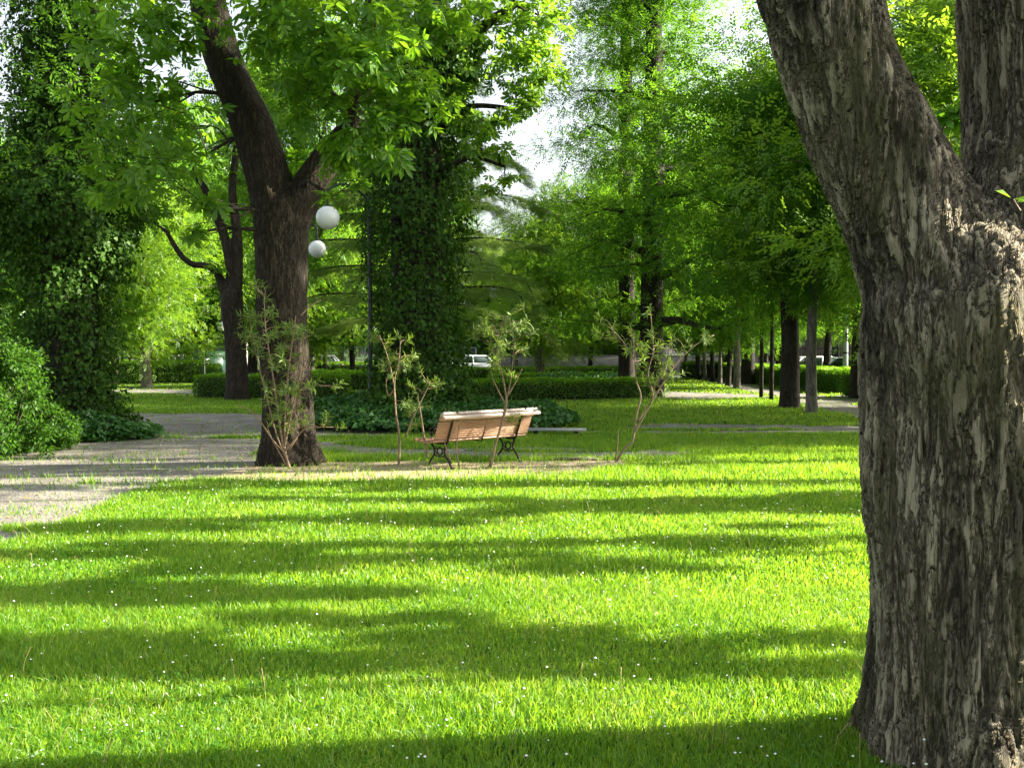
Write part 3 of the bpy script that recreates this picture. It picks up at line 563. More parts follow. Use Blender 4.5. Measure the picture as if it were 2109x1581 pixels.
# ------------------------------------------------------------------ ground ivy and hedges
def ivy_mound():
    rs = np.random.RandomState(41); n = 17000; cx, cy = ib.x + .35, 22.6; a = rs.rand(n) * 2 * np.pi; q = np.sqrt(rs.rand(n))
    rx, ry = 2.75, 2.55; x = cx + rx * q * np.cos(a) + .55 * np.cos(a); y = cy + ry * q * np.sin(a); edge = np.clip((1 - q) * 5, 0, 1)
    h = (.34 + .30 * vnoise(x * 1.4 + 50, y * 1.4 + 50, 42) + .55 * np.exp(-((x - ib.x) ** 2 + (y - Yi) ** 2) / 1.3)) * (.45 + .55 * edge); z = h * (.25 + .75 * rs.rand(n) ** .4)
    out = np.stack([np.cos(a), np.sin(a), np.zeros(n)], 1) * (1 - edge)[:, None]; nr = unit(rs.randn(n, 3) * .55 + [0, -.1, .8] + out * .8); xd = unit(rs.randn(n, 3) * [1, 1, .3] + [0, 0, -.35])
    o = link('ivy_ground_cover', leaf_mesh('ivy_ground_cover', np.stack([x, y, z], 1), xd, nr, .075 + .075 * rs.rand(n), 'ivy', M['ivy_low']))
    tag(o, 'mound of dark green ivy spreading over the ground round the ivy-wrapped trunk', 'ground cover', None, 'stuff')
M['ivy_low'] = leafmat('ivy_leaf_low', (.030, .10, .02), (.06, .17, .03), (.04, .14, .012), (.10, .26, .02), .3, .03, .45, 1.5)
ivy_mound()
def ivy_patch(cx, cy, rx, ry, hh, n, seed, label, name='ivy_ground_cover'):
    rs = np.random.RandomState(seed); a = rs.rand(n) * 2 * np.pi; q = np.sqrt(rs.rand(n)); x = cx + rx * q * np.cos(a); y = cy + ry * q * np.sin(a)
    z = hh * (.5 + .7 * vnoise(x * 1.6 + 50, y * 1.6 + 50, seed)) * (1 - q ** 4 * .6) * rs.rand(n) ** .4
    o = link(name, leaf_mesh(name, np.stack([x, y, z], 1), unit(rs.randn(n, 3) * [1, 1, .3] + [0, 0, -.3]), unit(rs.randn(n, 3) * .5 + [.2, -.3, .8]), .07 + .07 * rs.rand(n), 'ivy', M['ivy_low'])); tag(o, label, 'ground cover', None, 'stuff')
ivy_patch(-8.2, 19.3, 1.4, 1.1, .45, 7000, 43, 'skirt of ivy leaves at the foot of the left ivy-smothered trunk')
ivy_patch((1200 - CX) / F * 44, 43, 3.2, 2.5, .8, 7000, 44, 'low leafy planting behind the clipped hedge near the twin tall trunks')

def hedge(x0, y0, x1, y1, h, d, label, seed, size=.055, dens=1500, group='clipped hedges', mat='hedge'):
    rs = np.random.RandomState(seed); L = math.hypot(x1 - x0, y1 - y0); rz = math.atan2(y1 - y0, x1 - x0); root = empty('hedge', (x0, y0, 0), rz); tag(root, label, 'hedge', group)
    areas = np.array([L * h, L * h, L * d, d * h, d * h]); n = int(areas.sum() * dens); f = rs.choice(5, n, p=areas / areas.sum()); u, v = rs.rand(n), rs.rand(n)
    pos = np.zeros((n, 3)); nr = np.zeros((n, 3))
    for k, (nx, ny, nz) in enumerate(((0, -1, 0), (0, 1, 0), (0, 0, 1), (-1, 0, 0), (1, 0, 0))):
        m = f == k
        if k < 2: pos[m] = np.stack([u[m] * L, np.full(m.sum(), ny * d / 2), v[m] * h], 1)
        elif k == 2: pos[m] = np.stack([u[m] * L, (v[m] - .5) * d, np.full(m.sum(), h)], 1)
        else: pos[m] = np.stack([np.full(m.sum(), 0 if k == 3 else L), (u[m] - .5) * d, v[m] * h], 1)
        nr[m] = (nx, ny, nz)
    lm = (vnoise(pos[:, 0] * 1.7 + 50 + seed, pos[:, 2] * 2 + pos[:, 1] * 2 + 60, seed) - .5) * .12 + (vnoise(pos[:, 0] * 6 + 50, pos[:, 2] * 6 + pos[:, 1] * 5 + 60, seed) - .5) * .07
    pos += nr * (lm + .022 * rs.randn(n))[:, None] ; thin = (pos[:, 2] < .15) & (rs.rand(n) < .5); pos[:, 2] = np.maximum(pos[:, 2], .03)
    up = (f == 2)[:, None] * np.array([0, 0, .9]); xd = unit(rs.randn(n, 3) * .8 + nr * .5 + up); nn = unit(nr + rs.randn(n, 3) * .7)
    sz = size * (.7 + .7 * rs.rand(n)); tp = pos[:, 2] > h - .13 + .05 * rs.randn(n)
    for nm, k, mm in (('foliage', ~thin & ~tp, M[mat]), ('lit_new_growth', tp, M['hedge_top'])): link(nm, leaf_mesh(nm, pos[k], xd[k], nn[k], sz[k], 'simple', mm), root)
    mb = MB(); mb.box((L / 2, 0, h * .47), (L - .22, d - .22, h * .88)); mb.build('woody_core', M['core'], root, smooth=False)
    return root
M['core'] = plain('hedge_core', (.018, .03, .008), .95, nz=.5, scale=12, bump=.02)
def gx(px, Y): return (px - CX) / F * Y
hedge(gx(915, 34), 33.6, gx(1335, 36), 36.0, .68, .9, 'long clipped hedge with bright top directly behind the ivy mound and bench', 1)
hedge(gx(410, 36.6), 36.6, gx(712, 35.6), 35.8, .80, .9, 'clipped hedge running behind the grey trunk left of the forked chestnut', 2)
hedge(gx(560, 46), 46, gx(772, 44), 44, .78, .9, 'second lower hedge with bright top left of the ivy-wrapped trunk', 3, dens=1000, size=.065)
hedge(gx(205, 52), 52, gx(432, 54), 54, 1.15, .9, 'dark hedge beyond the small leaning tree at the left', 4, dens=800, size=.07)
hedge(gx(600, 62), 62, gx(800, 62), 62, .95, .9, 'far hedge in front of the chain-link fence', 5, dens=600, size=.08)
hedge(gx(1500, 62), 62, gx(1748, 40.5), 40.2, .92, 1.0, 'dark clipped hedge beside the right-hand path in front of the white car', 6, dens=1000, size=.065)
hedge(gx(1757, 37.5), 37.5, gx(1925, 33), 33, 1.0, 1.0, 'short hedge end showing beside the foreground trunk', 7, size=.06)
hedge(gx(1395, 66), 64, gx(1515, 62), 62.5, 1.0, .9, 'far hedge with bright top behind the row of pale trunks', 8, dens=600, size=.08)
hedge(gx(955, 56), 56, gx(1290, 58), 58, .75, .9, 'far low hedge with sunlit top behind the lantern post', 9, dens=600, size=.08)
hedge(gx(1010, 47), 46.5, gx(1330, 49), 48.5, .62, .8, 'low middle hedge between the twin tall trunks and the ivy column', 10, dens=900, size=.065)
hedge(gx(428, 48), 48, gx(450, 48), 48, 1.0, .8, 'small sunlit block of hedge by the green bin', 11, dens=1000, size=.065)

# ------------------------------------------------------------------ shrubs at the left edge
def bush(name, label, cx, cy, rx, ry, h, n, size, seed, mat='shrub', tpl='simple', group=None, stems=9):
    rs = np.random.RandomState(seed); root = empty(name, (cx, cy, 0)); tag(root, label, 'shrub', group); mb = MB(); A = []
    for k in range(stems):
        a = rs.rand() * 6.28; r_ = rs.rand() ** .5; e = np.array([rx * .75 * r_ * math.cos(a), ry * .75 * r_ * math.sin(a), h * (.55 + .4 * rs.rand())]); q, rr = curve_to((e[0] * .15, e[1] * .15, 0), e, .025, .006, rs, .05); mb.tube(q, rr, 5)
    nb = 34; m = n // nb
    for k in range(nb):
        a = rs.rand() * 6.28; r_ = rs.rand() ** .5; z = h * (.08 + .86 * rs.rand()); prof = math.sin(math.pi * (.22 + .68 * z / h)) ** .5
        c = (rx * r_ * prof * math.cos(a), ry * r_ * prof * math.sin(a), z); p, xd, nr = blob_leaves(rs, c, (rx * .27, ry * .27, h * .15), m, 8, .4, .3, .6); p[:, 2] = np.maximum(p[:, 2], .02)
        A.append((p, xd, nr, size * (.6 + .7 * rs.rand(m))))
    mb.build('stems', M['bark_dark'], root); link('foliage', leaf_mesh('foliage', *cat(*A), tpl, M[mat]), root); return root
bush('shrub', 'bushy shrub with small bright leaves at the lower left edge by the gravel', -8.25, 15.9, .8, .9, 1.7, 15000, .07, 51)
bush('shrub', 'tall loose shrub reaching up against the left ivy-smothered trunk', -9.35, 17.0, 1.1, 1.1, 2.9, 17000, .07, 52)
bush('shrub', 'low bright clump spilling onto the gravel at the left edge', -7.9, 16.8, .6, .6, .75, 5000, .065, 53)

# ------------------------------------------------------------------ young narrow-leaved shrubs on the earth strip
def lance_shrub(label, stems, tufts, Y, seed, name='young_shrub', leaf=.11, per=17):
    rs = np.random.RandomState(seed); b = P(*stems[0][0][:2], Y); b.z = 0; root = empty(name, b); tag(root, label, 'shrub', 'young shrubs along the earth strip'); mb = MB(); sk = []
    for k, st in enumerate(stems):
        dy = rs.randn() * .12 * (k > 0); pts = []
        for i, (x, y) in enumerate(st): p = P(x, y, Y + dy * i / max(1, len(st) - 1)); p.z = max(p.z, -.03) if i == 0 else p.z; pts.append(list(p - b))
        r0 = .020 if k == 0 else .013; q = spline(pts, 5 * len(pts)); mb.tube(q, np.linspace(r0, .006, len(q)), 6); sk += list(q)
    S = np.array(sk); A = []
    for (x, y, r_) in tufts:
        for _ in range(max(1, int(3.8 * r_ / 18))):
            p = np.array(P(x + rs.randn() * r_ * .55, y + rs.randn() * r_ * .6, Y + rs.randn() * .22) - b); d = np.linalg.norm(S - p, axis=1) + np.where(S[:, 2] > p[2], .5, 0); j = int(np.argmin(d)); q, rr = curve_to(S[j], p, .006, .003, rs, .04, 5); mb.tube(q, rr, 4)
            ax = unit((q[-1] - q[-2])[None])[0] + np.array([0, 0, .5]); ax /= np.linalg.norm(ax); L = .16; n = per
            t_ = rs.rand(n); pos = p + (t_[:, None] - .65) * L * ax; rd_ = unit(rs.randn(n, 3)); rd_ = unit(rd_ - ax * (rd_ @ ax)[:, None]); xd = unit(rd_ * (1.0 - .55 * (t_ > .85))[:, None] + ax * .55); nr = unit(np.cross(np.cross(xd, ax), xd) + rs.randn(n, 3) * .25)
            A.append((pos, xd, nr, leaf * (.65 + .6 * rs.rand(n))))
    mb.build('stems', M['stem'], root); link('leaves', leaf_mesh('leaves', *cat(*A), 'lance', M['olive']), root); return root
lance_shrub('largest young grey-green shrub, many-stemmed in front of the forked chestnut trunk',
    [[(597, 972), (582, 915), (572, 850), (560, 760), (548, 680), (545, 610)], [(597, 972), (585, 910), (590, 800), (600, 720), (610, 650)], [(590, 960), (550, 890), (520, 850), (487, 832)], [(597, 965), (570, 900), (552, 830), (530, 740), (515, 660)], [(585, 920), (600, 850), (620, 760), (625, 700)], [(620, 650), (640, 630), (662, 618)], [(585, 930), (630, 880), (660, 880)], [(588, 935), (560, 905), (550, 880)], [(595, 925), (612, 898), (611, 888)]],
    [(545, 600, 22), (520, 650, 24), (560, 650, 28), (600, 660, 28), (535, 700, 28), (575, 705, 30), (615, 700, 22), (520, 715, 22), (555, 750, 28), (600, 750, 28), (625, 690, 14), (575, 800, 26), (610, 810, 20), (550, 800, 16), (560, 850, 18), (600, 860, 20), (640, 805, 16), (625, 870, 18), (675, 868, 18), (570, 880, 12), (690, 800, 12), (560, 830, 20), (590, 835, 18), (510, 690, 16), (700, 880, 8), (535, 665, 18), (585, 680, 20)], 14.1, 61)
lance_shrub('slender young shrub with twisting stem between the chestnut trunk and the bench',
    [[(821, 958), (822, 900), (815, 850), (812, 800), (800, 740), (782, 690)], [(816, 870), (812, 790), (822, 740), (825, 690)], [(813, 800), (800, 815), (795, 790), (800, 770)], [(835, 900), (850, 860), (870, 820), (885, 790)]],
    [(780, 690, 12), (800, 715, 16), (825, 690, 12), (795, 750, 20), (820, 765, 22), (835, 730, 14), (845, 800, 16), (855, 745, 12), (875, 790, 14), (870, 765, 8), (850, 830, 16), (900, 795, 12), (840, 850, 14), (845, 880, 10), (760, 690, 8)], 14.7, 62)
lance_shrub('leafy young shrub leaning up from behind the bench backrest',
    [[(1010, 962), (1022, 910), (1042, 840), (1040, 800), (1030, 750), (1026, 690)], [(1008, 962), (1030, 880), (1045, 815), (1052, 780), (1060, 700)], [(1040, 830), (1022, 795), (1012, 770)], [(1046, 815), (1060, 790), (1075, 760)], [(1025, 720), (1030, 680), (1038, 655)], [(946, 963), (940, 930), (944, 885), (950, 868)], [(930, 955), (915, 910), (913, 860), (918, 842)]],
    [(1030, 665, 18), (1050, 640, 14), (1000, 690, 22), (1030, 700, 24), (1060, 690, 20), (1015, 730, 24), (1045, 735, 26), (1070, 730, 16), (980, 690, 14), (1020, 765, 18), (1050, 770, 18), (1085, 690, 12), (1068, 665, 12), (1058, 870, 10), (1005, 660, 12), (1075, 640, 8)], 14.2, 63)
lance_shrub('young shrub with forking bare stems right of the bench',
    [[(1270, 950), (1290, 920), (1304, 905), (1312, 850), (1320, 815), (1310, 780), (1306, 720), (1303, 690)], [(1268, 952), (1272, 915), (1274, 885)], [(1305, 895), (1330, 850), (1345, 815), (1335, 770), (1345, 720), (1340, 650)], [(1312, 870), (1340, 830), (1365, 790), (1400, 740), (1440, 705), (1470, 690)], [(1345, 800), (1370, 760), (1380, 700)], [(1306, 740), (1280, 700), (1262, 680)]],
    [(1340, 655, 14), (1300, 670, 16), (1330, 690, 20), (1260, 690, 16), (1240, 665, 10), (1290, 720, 16), (1345, 730, 22), (1325, 760, 22), (1370, 740, 20), (1355, 775, 24), (1380, 770, 16), (1340, 800, 18), (1375, 800, 14), (1410, 715, 14), (1445, 700, 14), (1460, 690, 10), (1380, 700, 12), (1345, 825, 10), (1230, 700, 10), (1320, 720, 14)], 15.0, 64)
lance_shrub('thin nearly leafless sapling leaning at the left end of the bench',
    [[(880, 942), (873, 900), (866, 850), (860, 815)]], [(862, 812, 6), (868, 835, 5)], 14.3, 65, per=7)

# ------------------------------------------------------------------ park bench (cast-iron ends, timber slats)
def scroll(cx, cz, r0, r1, a0, a1, k=14):
    return [(0, cx + (r0 + (r1 - r0) * t_) * math.cos(a0 + (a1 - a0) * t_), cz + (r0 + (r1 - r0) * t_) * math.sin(a0 + (a1 - a0) * t_)) for t_ in np.linspace(0, 1, k)]
bench = empty('park_bench', (-.56, 14.80, 0), R(43)); bench.scale = (.95, .95, .94); tag(bench, 'slatted timber park bench with scrolled cast-iron ends, seen from behind', 'bench')
BK = [(-.20, .40), (-.235, .50), (-.275, .62), (-.315, .74), (-.37, .83)]      # back curve (y, z), y forward
for sx in (-.70, .70):
    e = MB(); T_ = lambda pts, r_: e.tube([(sx, p[1], p[2]) for p in pts], r_, 8)
    T_(spline([(0, -.30, 0), (0, -.24, .10), (0, -.15, .20), (0, -.14, .30), (0, -.20, .40)], 14), .016)            # rear leg
    T_(spline([(0, .26, 0), (0, .20, .10), (0, .11, .20), (0, .12, .30), (0, .22, .39)], 14), .016)                  # front leg
    T_(spline([(0, -.20, .39), (0, -.24, .50), (0, -.29, .62), (0, -.33, .74), (0, -.39, .84), (0, -.44, .86)], 16), .017)   # back upright
    T_(spline([(0, -.21, .385), (0, -.05, .37), (0, .12, .385), (0, .27, .41)], 12), .016)                           # seat bearer
    T_(scroll(-.02, .25, .062, .062, 0, 2 * math.pi, 18), .010)                                                       # ring
    T_(scroll(-.02, .25, .052, .052, 0, 2 * math.pi, 18), .006)
    T_(spline([(0, -.155, .19), (0, -.02, .165), (0, .115, .19)], 10), .011)
    T_(scroll(-.115, .30, .045, .015, 2.6, 7.2), .008); T_(scroll(.085, .30, .045, .015, .5, -4.1), .008)
    T_(scroll(-.10, .21, .035, .012, 3.6, -.6), .007); T_(scroll(.07, .21, .035, .012, -.5, 3.7), .007)
    T_(spline([(0, -.27, .60), (0, -.12, .635), (0, .08, .62), (0, .20, .58), (0, .235, .53), (0, .19, .50), (0, .165, .53)], 20), .014)  # armrest
    T_(spline([(0, .16, .40), (0, .19, .47), (0, .13, .52), (0, .10, .60)], 10), .010)
    T_(scroll(.02, .50, .075, .02, .2, 5.6), .008); T_(scroll(-.13, .50, .07, .02, 2.9, 8.2), .008); T_(scroll(-.20, .52, .03, .03, 0, 6.28, 12), .006)
    for yy in (-.31, .27): e.box((sx, yy, .012), (.05, .07, .022))
    e.build('cast_iron_end', M['iron'], bench)
def slat(y, z, wd, th, ang, mat, name='slat', L=1.9, sag=0):
    s_ = MB(); c, n_ = math.cos(ang), math.sin(ang); s_.box((0, 0, 0), (L, wd, th)); o = s_.build(name, M[mat], bench, (0, y, z), smooth=False); o.rotation_euler = (ang, 0, 0)
    bv = o.modifiers.new('bevel', 'BEVEL'); bv.width = .006; bv.segments = 2; return o
sl_y = [(.27, .425, .10), (.185, .412, .05), (.115, .404, .0), (.045, .400, -.02), (-.025, .400, -.05), (-.095, .405, -.10), (-.155, .418, -.25)]
for i, (yy, zz, an) in enumerate(sl_y): slat(yy, zz, .062 if i else .05, .028, -an * -1, 'slat', 'seat_slat')
q = spline([(-.195, .45), (-.235, .55), (-.275, .65), (-.30, .715)], 24); L_ = np.r_[0, np.cumsum(np.hypot(*np.diff(q, axis=0).T))]
for k in range(8):
    s0 = (k + .5) / 8 * L_[-1]; y0, z0 = np.interp(s0, L_, q[:, 0]), np.interp(s0, L_, q[:, 1]); slat(y0 - .0, z0, .031, .022, math.atan2(.10, -.04), 'slat', 'back_slat')
o = slat(-.335, .765, .075, .034, math.atan2(.10, -.055), 'slat', 'back_slat')
o = slat(-.395, .835, .085, .040, math.atan2(.05, -.09), 'slat_top', 'top_rail', 1.92)
o = slat(-.455, .792, .060, .040, math.atan2(-.03, -.05), 'slat_top', 'top_rail', 1.96)
brace = MB(); brace.tube(spline([(0, -.18, .38), (0, -.25, .58), (0, -.31, .74), (0, -.38, .82)], 12), .012, 6); brace.tube([(0, -.18, .375), (0, .24, .385)], .010, 6); brace.build('centre_strap', M['iron'], bench)
# flat boards lying in the grass
pb = empty('low_bench', (gx(1145, 19.9), 19.9, 0), R(-4)); tag(pb, 'low bench of weathered grey boards on the grass right of the slatted bench', 'bench')
for k in range(3): s_ = MB(); s_.box((0, (k - 1) * .15, .12), (1.2, .12, .035)); s_.build('board', M['plank'], pb, smooth=False)
for sx in (-.5, .5): s_ = MB(); s_.box((sx * .8, .03, .05), (.09, .32, .10)); s_.build('block', M['iron'], pb, smooth=False)
# fallen branch on the earth strip
fb = MB(); fb.tube([(.55, 15.25, .02), (.75, 15.22, .035), (1.0, 15.2, .035), (1.25, 15.24, .03), (1.4, 15.3, .015)], [.012, .022, .026, .02, .008], 7, wob=.1); fb.tube([(.9, 15.21, .03), (1.0, 15.1, .05), (1.12, 15.05, .03)], [.014, .01, .004], 6)
tag(fb.build('fallen_branch', M['bark_pale']), 'short dead branch lying on the earth strip right of the bench', 'branch')

# ------------------------------------------------------------------ lamps
def globe_lamp(label, X, Y, az, reach, zg, rg, group='park lamps with white globes', seed=0, zc=.0):
    root = empty('globe_lamp', (X, Y, 0), az); tag(root, label, 'street lamp', group)
    m = MB(); m.lathe([(.13, 0), (.13, .12), (.09, .16), (.075, .5), (.05, .56), (.045, zg + .55), (.03, zg + .62), (.045, zg + .66), (.001, zg + .72)], seg=14); m.build('post', M['green_iron'], root)
    a = MB(); a.tube(spline([(0, 0, zg + .15), (.10, 0, zg + .50), (reach * .55, 0, zg + .75), (reach * .95, 0, zg + .62), (reach, 0, zg + .40), (reach, 0, zg + rg * .9)], 26), .022, 8); a.tube([(.045, 0, zg - 1.0), (.11, 0, zg - .9), (.11, 0, zg + .4)], .014, 6); a.build('arm', M['green_iron'], root)
    g = MB(); g.lathe([(rg * math.sin(t_), rg * (-math.cos(t_))) for t_ in np.linspace(.02, math.pi - .3, 20)], (reach, 0, zg), 28); g.build('globe', M['globe'], root)
    c = MB(); c.lathe([(rg * .34, zg + rg * .93), (rg * .34, zg + rg * 1.02), (rg * .12, zg + rg * 1.15), (.02, zg + rg * 1.5)], (reach, 0, 0), 16); c.lathe([(rg * 1.005, zg - .006), (rg * 1.005, zg + .006)], (reach, 0, 0), 28) if False else None; c.build('cap', M['green_iron'], root)
    return root
Pg = P(677, 450, 21.4); Pp = Vector((gx(763, 22.0), 22.0, 0)); dv = Pg - Pp
globe_lamp('white globe lamp hanging from a curved arm just right of the forked chestnut trunk', Pp.x, Pp.y, math.atan2(dv.y, dv.x), math.hypot(dv.x, dv.y), Pg.z, .25)
Pg = P(655, 514, 27.8); Pp = Vector((gx(600, 28.3), 28.3, 0)); dv = Pg - Pp
globe_lamp('lower white globe lamp half hidden behind the forked chestnut trunk', Pp.x, Pp.y, math.atan2(dv.y, dv.x), math.hypot(dv.x, dv.y), Pg.z, .24)
def lantern(label, X, Y, az, reach, zl):
    root = empty('lantern_lamp', (X, Y, 0), az); tag(root, label, 'street lamp', 'arched lantern posts beyond the hedge')
    m = MB(); m.lathe([(.12, 0), (.12, .3), (.07, .4), (.055, zl + .2), (.04, zl + 1.2), (.001, zl + 1.35)], seg=12); m.build('post', M['green_iron'], root)
    a = MB(); a.tube(spline([(0, 0, zl + .3), (.12, 0, zl + .75), (reach * .5, 0, zl + 1.0), (reach * .92, 0, zl + .8), (reach, 0, zl + .22)], 20), .025, 7); a.build('arm', M['green_iron'], root)
    c = MB(); c.lathe([(.03, zl + .28), (.10, zl + .22), (.26, zl + .10), (.27, zl + .05)], (reach, 0, 0), 18); c.build('shade', M['zinc'], root)
    g = MB(); g.lathe([(.22, zl + .05), (.23, zl - .08), (.15, zl - .22), (.001, zl - .26)], (reach, 0, 0), 18); g.build('glass', M['globe'], root)
lantern('white lantern on an arched post showing through the cedar branches', gx(1055, 48), 48, math.pi, .88, P(1017, 603, 48).z)
lantern('arched lantern post seen in the distance left of the ivy-wrapped trunk', gx(420, 52), 52, .3, .9, P(452, 672, 52).z)

# ------------------------------------------------------------------ things along the street
def car(label, X, Y, rz, paint, seed=0, group='cars parked along the street'):
    root = empty('parked_car', (X, Y, 0), rz); tag(root, label, 'car', group)
    body = [(-2.0, .35), (-2.03, .62), (-1.95, .86), (-1.80, .93), (.85, .95), (1.35, .90), (1.80, .78), (2.0, .60), (2.02, .35), (1.75, .26), (-1.75, .26)]
    b = MB(); st = [(-.82, .90), (-.74, 1.0), (.74, 1.0), (.82, .90)]; V = []; F_ = []
    n = len(body)
    for yy, s_ in st: V += [(x * (1 if s_ == 1 else .985), yy, z if s_ == 1 else .3 + (z - .3) * .93) for x, z in body]
    for r_ in range(3):
        for i in range(n): j = (i + 1) % n; F_.append((r_ * n + i, r_ * n + j, (r_ + 1) * n + j, (r_ + 1) * n + i))
    for r_, fl in ((0, 1), (3, 0)):
        k = len(V); V.append((0, st[r_][0], .6)); F_ += [((r_ * n + i), (r_ * n + (i + 1) % n), k) if fl == 0 else ((r_ * n + (i + 1) % n), (r_ * n + i), k) for i in range(n)]
    b.add(V, F_); b.build('body', M[paint], root, smooth=False).modifiers.new('b', 'BEVEL').width = .03
    def cab(pts, y0, y1, name, mat, dz=0):
        m = MB(); lo = [(p[0], s_ * y0, p[1]) for s_ in (-1, 1) for p in pts[:2]]; hi = [(p[0], s_ * y1, p[1] + dz) for s_ in (-1, 1) for p in pts[2:]]
        V = lo + hi; m.add(V, [(0, 1, 5, 4), (3, 2, 6, 7), (2, 0, 4, 6), (1, 3, 7, 5), (4, 5, 7, 6), (0, 2, 3, 1)]); return m.build(name, M[mat], root, smooth=False)
    cab([(-1.72, .93), (1.02, .94), (-1.32, 1.38), (.12, 1.42)], .76, .60, 'windows', 'glass')
    r_ = MB(); r_.add([(-1.36, -.61, 1.375), (.16, -.61, 1.415), (-1.36, .61, 1.375), (.16, .61, 1.415), (-1.25, -.55, 1.43), (.08, -.55, 1.46), (-1.25, .55, 1.43), (.08, .55, 1.46)], [(0, 1, 5, 4), (3, 2, 6, 7), (2, 0, 4, 6), (1, 3, 7, 5), (4, 5, 7, 6)])
    for s_ in (-1, 1):
        for xa, xb in ((1.03, .15), (-.42, -.36), (-1.75, -1.33)): r_.tube([(xa, s_ * .775, .93), (xb, s_ * .615, 1.41)], .035, 6)
    r_.build('roof', M[paint], root, smooth=False)
    for s_ in (-1, 1):
        m = MB(); m.box((.78, s_ * .88, .98), (.12, .16, .11)); m.build('wing_mirror', M['rubber'], root)
        for xx in (-1.28, 1.28):
            wl = MB(); wl.tube([(xx, s_ * .66, .31), (xx, s_ * .85, .31)], .31, 20); wo = wl.build('wheel', M['rubber'], root); rm = MB(); rm.tube([(xx, s_ * .80, .31), (xx, s_ * .862, .31)], .19, 14); rm.build('rim', M['zinc'], wo)
        m = MB(); m.box((1.93, s_ * .60, .66), (.14, .3, .13)); m.build('headlight', M['globe'], root); m = MB(); m.box((-1.98, s_ * .66, .78), (.08, .2, .2)); m.build('tail_light', M['red'], root)
    return root
M['white_paint'] = plain('car_paint_white', (.78, .80, .82), .25, nz=.03); M['silver_paint'] = plain('car_paint_silver', (.42, .45, .48), .3, .3, nz=.05)
M['glass'] = plain('dark_glass', (.05, .07, .07), .08, 0, nz=.2); M['rubber'] = plain('rubber', (.02, .02, .02), .7); M['red'] = plain('red_lens', (.4, .02, .02), .3)
car('white hatchback behind the dark clipped hedge at the right', gx(1703, 50.5), 50.5, R(-4), 'white_paint')
car('white car glimpsed above the hedge right of the ivy-wrapped trunk', gx(962, 68.3), 68.3, R(183), 'white_paint')
car('sunlit white car glimpsed between thin trunks at the far left', gx(378, 68.2), 68.2, R(4), 'white_paint')
car('silver car parked at the right edge beside the foreground trunk', gx(1775, 46), 45, R(-60), 'silver_paint')
car('silver car showing just right of the forked chestnut trunk', gx(645, 68.4), 68.4, R(182), 'silver_paint')
# information sign with a blue head and white notice
sg = empty('notice_sign', (gx(1427, 66), 65.2, 0)); tag(sg, 'blue notice board with a white panel standing behind the far hedge', 'sign')
M['blue'] = plain('sign_blue', (.02, .06, .35), .4, nz=.05); M['ink'] = plain('sign_ink', (.10, .13, .25), .5); M['white'] = plain('sign_white', (.78, .80, .84), .4, nz=.03)
z0 = lambda y: EYE - (y - HY) / F * 65.2
m = MB(); m.box((0, 0, (z0(717) + z0(731)) / 2), (.62, .05, z0(717) - z0(731))); m.build('blue_panel', M['blue'], sg, smooth=False)
m = MB(); m.box((0, 0, (z0(732) + z0(748)) / 2), (.62, .05, z0(732) - z0(748))); wp = m.build('white_panel', M['white'], sg, smooth=False)
m = MB()
for k, wd in enumerate((.4, .44, .36)): m.box((-.02, -.028, z0(735 + 1.6 * k)), (wd, .004, .018))
m.box((.07, -.028, z0(743)), (.13, .004, .12)); m.build('lettering', M['ink'], wp, smooth=False)
for sx in (-.27, .27): m = MB(); m.tube([(sx, .04, 0), (sx, .04, z0(715))], .025, 8); m.build('post', M['zinc'], sg)
# grey street pole
gp = empty('street_pole', (gx(1741, 44), 44, 0)); tag(gp, 'banded grey metal pole between the hedge and the foreground trunk', 'pole')
m = MB(); m.lathe([(.13, 0), (.115, 1.2), (.10, 2.6), (.085, 4.2), (.05, 8.5)], seg=14); m.build('shaft', M['zinc'], gp)
for zz in (1.62, 2.3, 2.45): m = MB(); m.lathe([(.112, zz - .04), (.12, zz - .02), (.12, zz + .02), (.108, zz + .04)], seg=14); m.build('band', M['iron'], gp)
m = MB(); m.tube(spline([(0, 0, 8.4), (-.3, -.1, 8.9), (-1.2, -.3, 9.1)], 10), .04, 8); m.box((-1.4, -.33, 9.08), (.6, .22, .12)); m.build('lamp_head', M['zinc'], gp)
# waste container
bn = empty('waste_container', (gx(432, 66.8), 66.8, 0), R(3)); tag(bn, 'dark green waste container with a white notice at the far left', 'container')
M['bin_green'] = plain('bin_green', (.01, .045, .03), .5); 
m = MB(); m.add([(-.85, -.5, .15), (.85, -.5, .15), (-.85, .5, .15), (.85, .5, .15), (-.95, -.6, 1.35), (.95, -.6, 1.35), (-.95, .6, 1.35), (.95, .6, 1.35)], [(0, 1, 5, 4), (3, 2, 6, 7), (2, 0, 4, 6), (1, 3, 7, 5), (4, 5, 7, 6), (0, 2, 3, 1)]); m.build('tub', M['bin_green'], bn, smooth=False)
m = MB(); m.tube([(-.95, 0, 1.42), (.95, 0, 1.42)], .58, 16); o = m.build('lid', M['bin_green'], bn); o.scale = (1, 1, .5); o.location = (0, 0, .72)
m = MB(); m.box((-.1, -.585, .95), (.55, .02, .55)); m.build('notice', M['white'], bn, smooth=False)
for sx in (-.7, .7):
    for sy in (-.4, .4): m = MB(); m.tube([(sx - .03, sy, .09), (sx + .03, sy, .09)], .09, 10); m.build('wheel', M['rubber'], bn)
